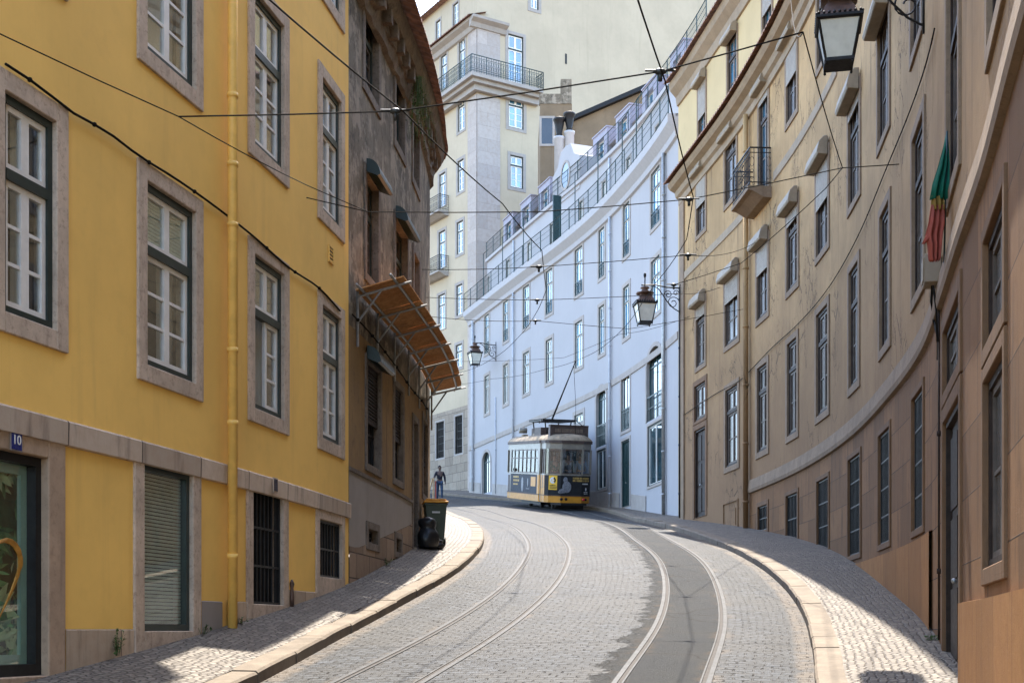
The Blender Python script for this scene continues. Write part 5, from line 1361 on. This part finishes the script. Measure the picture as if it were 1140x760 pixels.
tb('controller',M['cast'],lambda m:m.box(-.22,.12,.18,.42,.66,1.55))
fas=tb('fascia',M['tram_cream'],lambda m:m.zprism(scl(outl,1.0),WZ1,2.80))
roof=tb('roof',[M['tram_roof'],M['tram_dark']],lambda m:(m.zprism(scl(outl,1.045),2.80,2.92,1),))
def dome(m):
    ks=[(1.03,2.92),(1.0,2.99),(.90,3.09),(.72,3.17),(.40,3.21)]
    rings=[[(x*k,LEN/2+(y-LEN/2)*(1-(1-k)*.22),z) for x,y in outl] for k,z in ks]; n=len(outl)
    vs=[v for r in rings for v in r]; fs=[(i*n+j,i*n+(j+1)%n,(i+1)*n+(j+1)%n,(i+1)*n+j) for i in range(len(ks)-1) for j in range(n)]+[tuple(range((len(ks)-1)*n,len(ks)*n))]
    m.add(vs,fs,0,True)
tb('roof_dome',M['tram_roof'],dome,roof)
tb('roof_vent',M['tram_roof'],lambda m:[m.prism([(s*.62-.16,3.06),(s*.62+.16,3.06),(s*.62+.10,3.26),(s*.62-.10,3.26)],y,y+.35) for y in (2.4,3.6,5.6) for s in (-1,1)],roof)
bd=tb('destination_board',M['tram_dark'],lambda m:(m.box(-.80,.80,.62,.78,3.02,3.54),m.box(-.84,-.78,.60,.9,2.9,3.57),m.box(.78,.84,.60,.9,2.9,3.57),m.box(-.84,.84,.58,.9,3.54,3.58)),roof)
mb=MB(); words(mb,[(-.62,.60,.0,.16)]); mb.build('board_lettering',plain('faded_lettering',(.14,.10,.07),.6,.3),bd,TM@Matrix.Translation((0,.615,3.26)))
tb('equipment_box',M['tram_dark'],lambda m:(m.box(-.45,.45,2.6,5.2,3.18,3.52),m.box(-.8,-.55,2.3,3.4,3.12,3.5)),roof)
tb('roof_canister',M['tram_cream'],lambda m:m.tube([(-.80,6.1,3.45),(-.45,6.1,3.45)],.13,12),roof)
def rack(m):
    m.box(-.75,.75,2.2,4.6,3.78,3.83)
    for x in (-.5,.5):
        for y in (2.4,4.4): m.tube([(x,y,3.2),(x*1.2,y,3.8)],.03,5)
    for i in range(12): m.box(-.78,.78,2.2+i*.2,2.26+i*.2,3.83,3.87)
    m.tube([(-.75,2.2,3.85),(-.95,2.0,3.66)],.02,4); m.tube([(.75,2.2,3.85),(.95,1.9,3.62)],.02,4)
tb('trolley_plank',M['cast'],rack,roof)
tip=Vector((trackR(53.2)+.02,53.2,Zr(53.2)+6.22)); base=TM@Vector((0,3.4,3.9))
mb=MB(); mb.tube([base,base.lerp(tip,.5),tip],[.045,.035,.02],6); mb.tube([tip+Vector((-.02,0,0)),tip+Vector((.02,0,.05))],.05,6); pl_=mb.build('trolley_pole',M['cast'],TR,world=True)
mb=MB(); r1=TM@Vector((.25,.5,2.9)); mb.tube([tip.lerp(base,.06),(tip.lerp(base,.06)+r1)/2+Vector((.05,0,-.1)),r1],.008,4); mb.build('trolley_rope',M['cable'],pl_,world=True)
# lamps, bumper, wheels
tb('tail_lamp',M['red_lamp'],lambda m:m.tube([(.55,.02,.47),(.55,.0,.47)],.055,10)); 
tb('lamp',M['cast'],lambda m:m.tube([(.70,.17,.47),(.68,.14,.47)],.055,10)); tb('lamp',M['cast'],lambda m:m.tube([(-.42,.04,.47),(-.42,.0,.47)],.06,10)); tb('lamp',M['cast'],lambda m:m.tube([(-.22,.04,.47),(-.22,.0,.47)],.06,10))
tb('bumper',M['cast'],lambda m:(m.zprism([(-.8,.36),(-.45,-.04),(.45,-.04),(.8,.36),(.75,.46),(.42,.1),(-.42,.1),(-.75,.46)],.22,.31),m.box(-.7,.7,.45,.5,.05,.22)))
for y in (3.0,4.9):
    for s in (-.45,.45):
        tb('wheel',M['cast'],lambda m:m.tube([(s-.05,y,.33),(s+.05,y,.33)],.33,18))
def inside(x,y,z=.66): return TM@Vector((x,y,z))
person('person in a green shirt behind the left front tram window',inside(-.55,.62),th,'people riding the tram',top=('green_shirt',(.02,.13,.09)),arms={'l':((-.27,-.10,1.18),(-.16,-.32,1.08)),'r':((.25,.03,1.13),(.22,-.12,.93))},h=1.66)
person('person in a dark vest and pale sleeves behind the middle front tram window',inside(.08,.70),th+PI,'people riding the tram',top=('pale_sleeves',(.42,.40,.38)),vest=('dark_vest',(.015,.018,.035)),legs=('dark_trousers',(.02,.02,.03)),h=1.76)
person('person in a light blue shirt behind the right front tram window',inside(.66,.75),th+PI,'people riding the tram',top=('blue_shirt',(.16,.25,.36)),h=1.74)
for i,(y,c,lab) in enumerate(((2.55,('red_top',(.35,.05,.04)),'seated passenger in a red top at the side window nearest the tram door'),(3.35,('grey_top',(.12,.12,.13)),'seated passenger in a dark grey top in the middle of the tram side'),(4.95,('pink_top',(.45,.22,.20)),'seated passenger in a pink top towards the far end of the tram'))):
    person(lab,inside(-.62,y,.42),th,'people riding the tram',top=c,seated=True,h=1.66)
# ------------------------------------------------------------------ street lanterns
def lantern(label,c,zbot,wallp,zarm,sc=1.0,ang=0.0):
    """c plan position of the lantern, wallp plan position of its wall plate"""
    t=thing('street_lantern',(c[0],c[1],zbot),label,'street lamp','cast iron wall lanterns',ang); m=WM[t.name]@Matrix.Scale(sc,4)
    r0,r1,H=.20,.31,.58; q=math.sqrt(2)
    g=MB(); g.lathe([(r0*q,.03),(r1*q-.015,H)],4); g.build('glass',M['frost'],t,m)
    f=MB()
    for sx,sy in ((-1,-1),(1,-1),(1,1),(-1,1)): f.tube([(sx*r0,sy*r0,0),(sx*r1,sy*r1,H)],.02,4)
    f.lathe([(r0*q+.03,-.02),(r0*q+.03,.03)],4); f.lathe([(r1*q+.02,H),(r1*q+.06,H+.02),(r1*q+.06,H+.06)],4)
    for i in range(9):
        for s in (-1,1):
            u=-r1+2*r1*i/8; f.ball((u,s*(r1+.03),H+.085),.026,0,6,4); f.ball((s*(r1+.03),u,H+.085),.026,0,6,4)
    for sx,sy in ((-1,-1),(1,-1),(1,1),(-1,1)): f.ball((sx*r0,sy*r0,-.05),.025,0,6,4)
    f.build('frame',M['cast'],t,m)
    h=MB(); h.lathe([(r1*q*.93,H+.06),(r1*q*.72,H+.22),(r1*q*.50,H+.34),(.17*q,H+.36)],4); h.lathe([(.20*q,H+.36),(.22*q,H+.40),(.12*q,H+.44),(.08,H+.52),(.15,H+.55),(.15,H+.59),(.04,H+.62)],8); h.build('roof_cap',M['copper'],t,m)
    b=MB(); top=zarm-zbot; Lw=WM[t.name].inverted()@Vector((wallp[0],wallp[1],zbot)); L=Vector((Lw.x,Lw.y,0)); ln=L.length; d=L.normalized()
    b.tube([(0,0,H*sc+.55*sc),(0,0,top+.25)],.022,6); b.ball((0,0,top+.33),(.05,.05,.09),0,8,6)
    P=lambda u,z:(d.x*u,d.y*u,top+z)
    b.tube([P(-.12,0),P(0,.0),P(ln*.3,.02),P(ln*.6,-.04),P(ln,-.06)],.024,6)
    b.tube([P(ln,.12),P(ln,-.95)],.032,6)
    b.tube([P(ln*.22,.0),P(ln*.38,-.10),P(ln*.52,-.32),P(ln*.62,-.5)],.018,5)
    def spiral(u0,z0,r,turn,n=22,s=1):
        b.tube([P(u0+r*(1-i/n*.8)*math.cos(turn*2*PI*i/n)*s,z0+r*(1-i/n*.8)*math.sin(turn*2*PI*i/n)) for i in range(n)],.014,4)
    spiral(ln*.80,-.55,.22,1.5); spiral(ln*.66,-.28,.14,1.4,s=-1); spiral(ln*.88,-.22,.10,1.3)
    b.tube([P(ln*.62,-.5),P(ln*.8,-.72),P(ln,-.86)],.018,5)
    b.build('bracket',M['cast'],t,WM[t.name])
    return t
def on_wall(curve,q,o): p=curve.off(q,o,0); return (p.x,p.y)
q1=RIGHT.s_d(17.2); wl=on_wall(RIGHT,q1,.0); lc=on_wall(RIGHT,q1,1.12)
lantern('big near lantern hanging high above the right pavement',lc,7.68,wl,8.95,.88,math.atan2(RIGHT.tan(q1).y,RIGHT.tan(q1).x))
q2=sT1-.15; wl=on_wall(RIGHT,q2,.05); lc=on_wall(RIGHT,q2,1.24)
lantern('lantern on a scrolled bracket at the corner where tan house meets white house',lc,10.06,wl,11.30,1.0,math.atan2(RIGHT.tan(q2).y,RIGHT.tan(q2).x))
q3=WHITE.s_px(552.3); wl=on_wall(WHITE,q3,.0); 
d3=WHITE.at(q3).y; lc=((528.7-CX)/F*(d3-.3),d3-.3)
lantern('small far lantern on the left end of the white house',lc,(HY-407)/F*d3,wl,(HY-383)/F*d3,1.0,.35)
# ------------------------------------------------------------------ overhead wires
def wire(label,pts,r=.011,ins=(),sagk=.0):
    pts=[Vector(p) for p in pts]; mb=MB(); P=[]
    for a,b in zip(pts,pts[1:]):
        n=max(2,int((b-a).length/1.0)); sg=(b-a).length**2*.0012
        for i in range(n): t=i/n; P.append(a.lerp(b,t)-Vector((0,0,sg*4*t*(1-t))))
    P.append(pts[-1]); mb.tube(P,r*.74,5)
    o=mb.build('overhead_wire',M['cable'],world=True)
    for i in ins:
        c=pts[i]; m=MB(); m.ball(c,(.07,.04,.035),0,8,6); m.tube([c,c-Vector((0,0,.10))],.022,6); m.tube([c+Vector((-.16,0,.012)),c+Vector((.16,0,.012))],.014,5); m.build('insulator',M['ceramic'],o,world=True)
    return tag(o,label,'wire','overhead tram wires')
fd=lambda C,px,py,o=.0: C.off(C.s_px(px),o,C.z_px(px,py))
wire('contact wire above the left-hand track',[(trackL(d),d,Zr(d)+6.12) for d in (2,8,14,19.3,24.5,31,35,42,50,58,66,74)],.012)
wire('contact wire above the right-hand track where the tram runs',[(trackR(d),d,Zr(d)+6.30) for d in (-4,2,8,13.5,19.7,24.3,31,35,42,50,58,66,74)],.012)
wire('span wire crossing the street nearest the camera up to the tan eaves',[W(199,130,13.6),W(440,124,14),W(735,80,13.5),W(894,36,13.4),fd(RIGHT,893.5,-16,.3)],.012,(1,2))
wire('span wire from the yellow wall to the tan wall below the big lantern',[fd(LEFT,341,220),W(410,236,19.0),W(600,236,19.3),W(767,222,19.7),W(938,187,19.9),fd(RIGHT,1001,183)],.011,(3,))
wire('diagonal bridle wire hanging between the two nearest span wires',[W(894,36,13.4),W(938,187,19.9)],.010)
wire('slanting bridle wire running back along the curve past the tan windows',[W(938,187,19.9),W(919,210,21),W(825,293,26),W(750,317,28.5)],.010,(3,))
wire('feeder wire running along the front of the yellow house',[W(-70,6,10.6),W(0,38,11.2),W(199,130,13.6),W(341,206,17.8),W(410,236,19.0)],.009,())
wire('span wire ending on the tan wall under the balcony',[fd(LEFT,470,300),W(600,297,24.6),W(766,284,24.2),fd(RIGHT,844,268)],.010,(1,2))
wire('span wire fixed by the shutter box of the far tan windows',[fd(LEFT,474,331),W(598,334,31),W(750,327,31),fd(RIGHT,801,320)],.010,(1,))
wire('lowest span wire crossing in front of the white house',[fd(LEFT,475,352),W(596,357,35),W(700,366,35),fd(RIGHT,828,344)],.010,(1,))
wire('far span wire from the white house to the lantern corner',[W(497,402,58),W(628,398,53.5),W(690,372,50),fd(RIGHT,768,352)],.010,())
# ------------------------------------------------------------------ flag and box on the tan house
fl=thing('flag',fd(RIGHT,1055,290,.25),'green and red flag hanging folded from a thin pole on the tan house','flag')
A=W(1054.5,149,13.7); Bf=W(1051,292,13.9)
mb=MB(); mb.tube([Bf,A+Vector((0,0,.03))],.011,6); mb.tube([Bf,fd(RIGHT,1058,296,.0)],.011,6); mb.build('flagpole',M['dark_green_iron'],fl,world=True)
M['flag_green']=plain('flag_green',(.0,.10,.06),.8,.1); M['flag_red']=plain('flag_red',(.32,.07,.045),.8,.15); M['flag_yellow']=plain('flag_yellow',(.25,.15,.03),.8,.1)
def cloth(rows,mat,name,amp=.035,nf=2.5,yel=False):
    """rows: (py, pxl, pxr); hanging cloth with vertical folds"""
    mb=MB(); n=20; g=[]
    for k,(py,l,r) in enumerate(rows):
        row=[]
        for i in range(n+1):
            f=i/n; p=W(l+(r-l)*f,py,13.75); p.y+=amp*math.sin(f*PI*2*nf+k*.5)*min(1,k*.5+.2); row.append(p)
        g.append(row)
    vs=[p for row in g for p in row]; fs=[(k*(n+1)+i,k*(n+1)+i+1,(k+1)*(n+1)+i+1,(k+1)*(n+1)+i) for k in range(len(g)-1) for i in range(n)]
    mb.add(vs,fs,0,True); o=mb.build(name,M[mat],fl,world=True); s=o.modifiers.new('thick','SOLIDIFY'); s.thickness=.004; return o
cloth([(149,1053.5,1055),(165,1050,1056),(185,1045,1056.5),(205,1039,1056),(222,1036,1056)],'flag_green','green_cloth')
cloth([(218,1037.5,1050),(226,1036.8,1051),(234,1038,1050)],'flag_yellow','emblem_patch',.045)
cloth([(228,1036.5,1052),(248,1034,1052),(262,1031,1050),(272,1034,1049.5),(288,1035,1048),(291,1037,1045)],'flag_red','red_cloth',.045,3)
cloth([(258,1035,1038),(264,1030,1036),(272,1026,1029)],'flag_red','red_tip',.01,1)
qb=RIGHT.s_px(1048); mq,_=frame_at(RIGHT,qb-.1,qb+.1,RIGHT.z_px(1048,317)); mb=MB(); mb.box(-.17,.17,-.20,-.012,0,.33); mb.box(-.14,.14,-.215,-.20,.03,.30)
tag(mb.build('junction_box',M['shutterbox'],None,mq,bevel=.01),'cream electrical junction box on the tan wall just under the flag','box')
mb=MB(); mb.tube([fd(RIGHT,1048,317,.1),fd(RIGHT,1044.5,335,.08),fd(RIGHT,1044,355,.05),fd(RIGHT,1047.5,372,.04),fd(RIGHT,1048,400,.04)],.016,6); mb.tube([fd(RIGHT,1049,317,.1),fd(RIGHT,1048.5,345,.06),fd(RIGHT,1048.6,380,.05)],.013,6)
tag(mb.build('hanging_cable',M['cable'],world=True),'black cables drooping from the junction box down the tan wall','cable')
# ------------------------------------------------------------------ bin, bags, walker
def padL(x,d):
    k=kerbL(d)-.3; b=base_xL(d)-.25; f=min(max((k-x)/(k-b),0),1); return Zr(d)+.116+(.27-.116)*f
bx_,by_=-1.66,27.6; bz=padL(bx_,by_)
BN=thing('wheelie_bin',(bx_,by_,bz),'dark green wheelie bin with an orange lid against the grimy house','bin',rz=.15); m=WM[BN.name]@Matrix.Scale(.93,4)
M['bin_green']=plain('bin_green_plastic',(.045,.060,.042),.45,.15); M['bin_lid']=plain('orange_lid',(.62,.27,.015),.45,.1); M['bag']=plain('black_bag_plastic',(.012,.012,.014),.36,.3,10,bump=.5,bscale=22)
mb=MB(); 
b4=[(-.19,-.20,.05),(.19,-.20,.05),(.19,.20,.05),(-.19,.20,.05)]; t4=[(-.25,-.28,.95),(.25,-.28,.95),(.25,.28,.95),(-.25,.28,.95)]
mb.add(b4+t4,[(3,2,1,0),(4,5,6,7)]+[(i,(i+1)%4,4+(i+1)%4,4+i) for i in range(4)]); mb.box(-.27,.27,-.30,.30,.90,.955); mb.build('body',M['bin_green'],BN,m,bevel=.015)
mb=MB(); mb.box(-.285,.285,-.33,.32,.955,1.0); mb.prism([(-.26,1.0),(.26,1.0),(.22,1.05),(-.22,1.05)],-.28,.28); mb.build('lid',M['bin_lid'],BN,m,bevel=.012)
mb=MB(); mb.box(-.09,.09,-.272,-.26,.72,.76); mb.build('label_strip',M['advert_white'],BN,m)
for s in (-1,1): mb=MB(); mb.tube([(s*.20,.2,.10),(s*.26,.2,.10)],.10,14); mb.build('wheel',M['cast'],BN,m)
def bag(label,x,y,r,h,seed,par=None):
    rr=random.Random(seed); z=padL(x,y); mb=MB(); nu,nv=20,14; vs=[]
    for i in range(nv+1):
        v=i/nv; pr=(.80+.20*math.sin(PI*min(1,v/.62))-.16*math.exp(-((v-.62)/.07)**2) if v<.80 else (.78*math.sqrt(max(0,1-((v-.80)/.2)**2))+.06))
        for k in range(nu):
            w=2*PI*k/nu; q=r*pr*(1+.09*math.sin(3*w+5*v)+.05*math.sin(7*w+9*v+seed)+rr.uniform(-.03,.03))
            vs.append((x+q*math.cos(w),y+q*math.sin(w),z+h*v))
    fs=[(i*nu+k,i*nu+(k+1)%nu,(i+1)*nu+(k+1)%nu,(i+1)*nu+k) for i in range(nv) for k in range(nu)]+[tuple(range(nu-1,-1,-1))]
    mb.add(vs,fs,0,True); return tag(mb.build('rubbish_bag',M['bag'],world=True),label,'rubbish bag','black bags by the bin')
bag('tall black rubbish bag standing against the grimy wall in front of the bin',-1.76,26.75,.23,.66,1)
bag('small round black bag at the foot of the bin on its kerb side',-1.54,26.95,.11,.2,5)
px_,dy=489.5,66.3; X=(px_-CX)/F*dy
wk=person('walker in a dark jacket and jeans carrying a narrow frame on the far road',(X,dy,roadz(X,dy)),math.radians(12),None,'skin_dark',('dark_jacket',(.010,.009,.016)),('jeans_dark',(.03,.055,.10)),arms={'l':((-.27,-.06,1.17),(-.32,-.26,1.10)),'r':((.26,.02,1.14),(.27,-.05,.92))},stride=.14,h=1.78,cap=('dark_cap',(.012,.012,.014)))
mb=MB(); zr_=roadz(X,dy-.4)
for a,b in (((-.62,-.45,.12),(-.36,-.30,1.12)),((-.30,-.45,.10),(-.30,-.30,1.12))):
    mb.tube([(X+a[0],dy+a[1],zr_+a[2]),(X+b[0],dy+b[1],zr_+b[2])],.045,4)
mb.tube([(X-.40,dy-.30,zr_+1.12),(X-.26,dy-.30,zr_+1.12)],.05,4)
fr=mb.build('folded_trestle',plain('pale_wood',(.45,.30,.16),.7,.2),world=True); tag(fr,'pale wooden folded trestle with a red bar held at the walker side','trestle')
mb=MB(); mb.tube([(X-.18,dy-.42,zr_+.10),(X-.20,dy-.28,zr_+1.02)],.04,4); mb.build('red_bar',M['flag_red'],fr,world=True)
# ------------------------------------------------------------------ weeds
M['leaf']=plain('weed_leaf',(.07,.12,.03),.7,.5,20); M['leaf_dry']=plain('dry_leaf',(.16,.13,.06),.8,.4,20)
def weed(label,c,h,n,sp,seed,mat='leaf',down=False,lean=(0,0)):
    rr=random.Random(seed); mb=MB(); c=Vector(c)
    for k in range(n):
        a=rr.uniform(0,2*PI); r=rr.uniform(.1,1)*sp; tip_=c+Vector((math.cos(a)*r+lean[0],math.sin(a)*r+lean[1],h*rr.uniform(.4,1)*(-1 if down else 1)))
        b=c+Vector((math.cos(a)*r*.3,math.sin(a)*r*.3,0)); mid=(b+tip_)/2+Vector((0,0,.03)); mb.tube([b,mid,tip_],.003,3)
        for j in range(rr.randint(4,8)):
            t=rr.uniform(.25,1); p=b.lerp(tip_,t); L=rr.uniform(.02,.05)*(1+sp); d=Vector((rr.uniform(-1,1),rr.uniform(-1,1),rr.uniform(-.4,.6))).normalized(); s=d.cross(Vector((0,0,1))).normalized()*L*.3
            mb.add([p,p+d*L*.5+s,p+d*L,p+d*L*.5-s],[(0,1,2,3)])
    return tag(mb.build('weed',M[mat],world=True),label,'weed','weeds growing out of the walls')
def gL(px,o=.06): q=LEFT.s_px(px); d=LEFT.at(q).y; p=LEFT.off(q,o,0); return Vector((p.x,p.y,padL(p.x,d)))
weed('leafy weed at the yellow wall foot between shop window and blind window',gL(124)+Vector((0,0,.03)),.30,12,.10,1)
weed('low weed tuft at the wall foot just left of the yellow downpipe',gL(221),.12,8,.12,2)
weed('low weed tuft just right of the yellow downpipe base',gL(262),.12,9,.16,3)
weed('small weed tuft under the barred basement openings of the grimy house',gL(427),.14,8,.18,4)
q=LEFT.s_d(25.4); weed('big bush hanging from the crumbling cornice of the grimy house',LEFT.off(q,.30,10.95),1.5,50,.34,5,'leaf',True)
q=LEFT.s_d(22.6); weed('small dry tuft sprouting on the eaves tiles of the grimy house',LEFT.off(q,.52,11.35),.35,14,.25,6,'leaf_dry')
q=RIGHT.s_px(1045); p=RIGHT.off(q,.08,0); weed('tiny weed at the foot of the orange stone base by the tan house door',(p.x,p.y,Zr(p.y)+.14),.07,8,.10,7)
# cast-iron wall guard by the barred door and drain gap in the kerb are small fixed fittings
q=LEFT.s_px(322); m,_=frame_at(LEFT,q-.05,q+.05,zz(322,678)); mb=MB(); mb.lathe([(.03,0),(.035,.18),(.022,.30),(.035,.36),(.012,.42)],8,0,Matrix.Translation((0,-.04,0))); mb.build('wall_guard',M['copper'],Y.root,m)
# ------------------------------------------------------------------ camera, sun, sky
cam=bpy.data.cameras.new('camera'); co=bpy.data.objects.new('camera',cam); COL.objects.link(co)
co.location=(0,0,0); co.rotation_euler=(PI/2,0,0)
cam.sensor_width=36; cam.lens=F/1140*36; cam.shift_y=(HY-380)/1140; cam.clip_start=.05; cam.clip_end=3000
SC.camera=co
SUN=Vector((.64,4.5,8.35)).normalized()
el=math.asin(SUN.z); az=math.atan2(SUN.x,SUN.y)
sl=bpy.data.lights.new('sun','SUN'); so=bpy.data.objects.new('sun',sl); COL.objects.link(so)
so.rotation_euler=SUN.to_track_quat('Z','Y').to_euler(); so.location=(0,0,60)
sl.energy=2.6; sl.angle=math.radians(.53); sl.color=(1,.92,.81)
w=bpy.data.worlds.new('World'); SC.world=w; w.use_nodes=True
nt=w.node_tree; nt.nodes.clear()
sk=nt.nodes.new('ShaderNodeTexSky'); sk.sky_type='NISHITA'; sk.sun_disc=False; sk.sun_elevation=el; sk.sun_rotation=az; sk.dust_density=1.0; sk.air_density=1.0
bg=nt.nodes.new('ShaderNodeBackground'); bg.inputs[1].default_value=.15
ou=nt.nodes.new('ShaderNodeOutputWorld'); nt.links.new(sk.outputs[0],bg.inputs[0]); nt.links.new(bg.outputs[0],ou.inputs[0])
SC.view_settings.view_transform='Standard'; SC.view_settings.look='None'; SC.view_settings.exposure=2.6; SC.view_settings.gamma=1
try: SC.view_settings.use_curve_mapping=False
except Exception: pass
SC.render.engine='CYCLES'
SC.cycles.max_bounces=8; SC.cycles.diffuse_bounces=4; SC.cycles.glossy_bounces=4; SC.cycles.transparent_max_bounces=12
SC.cycles.caustics_reflective=False; SC.cycles.caustics_refractive=False
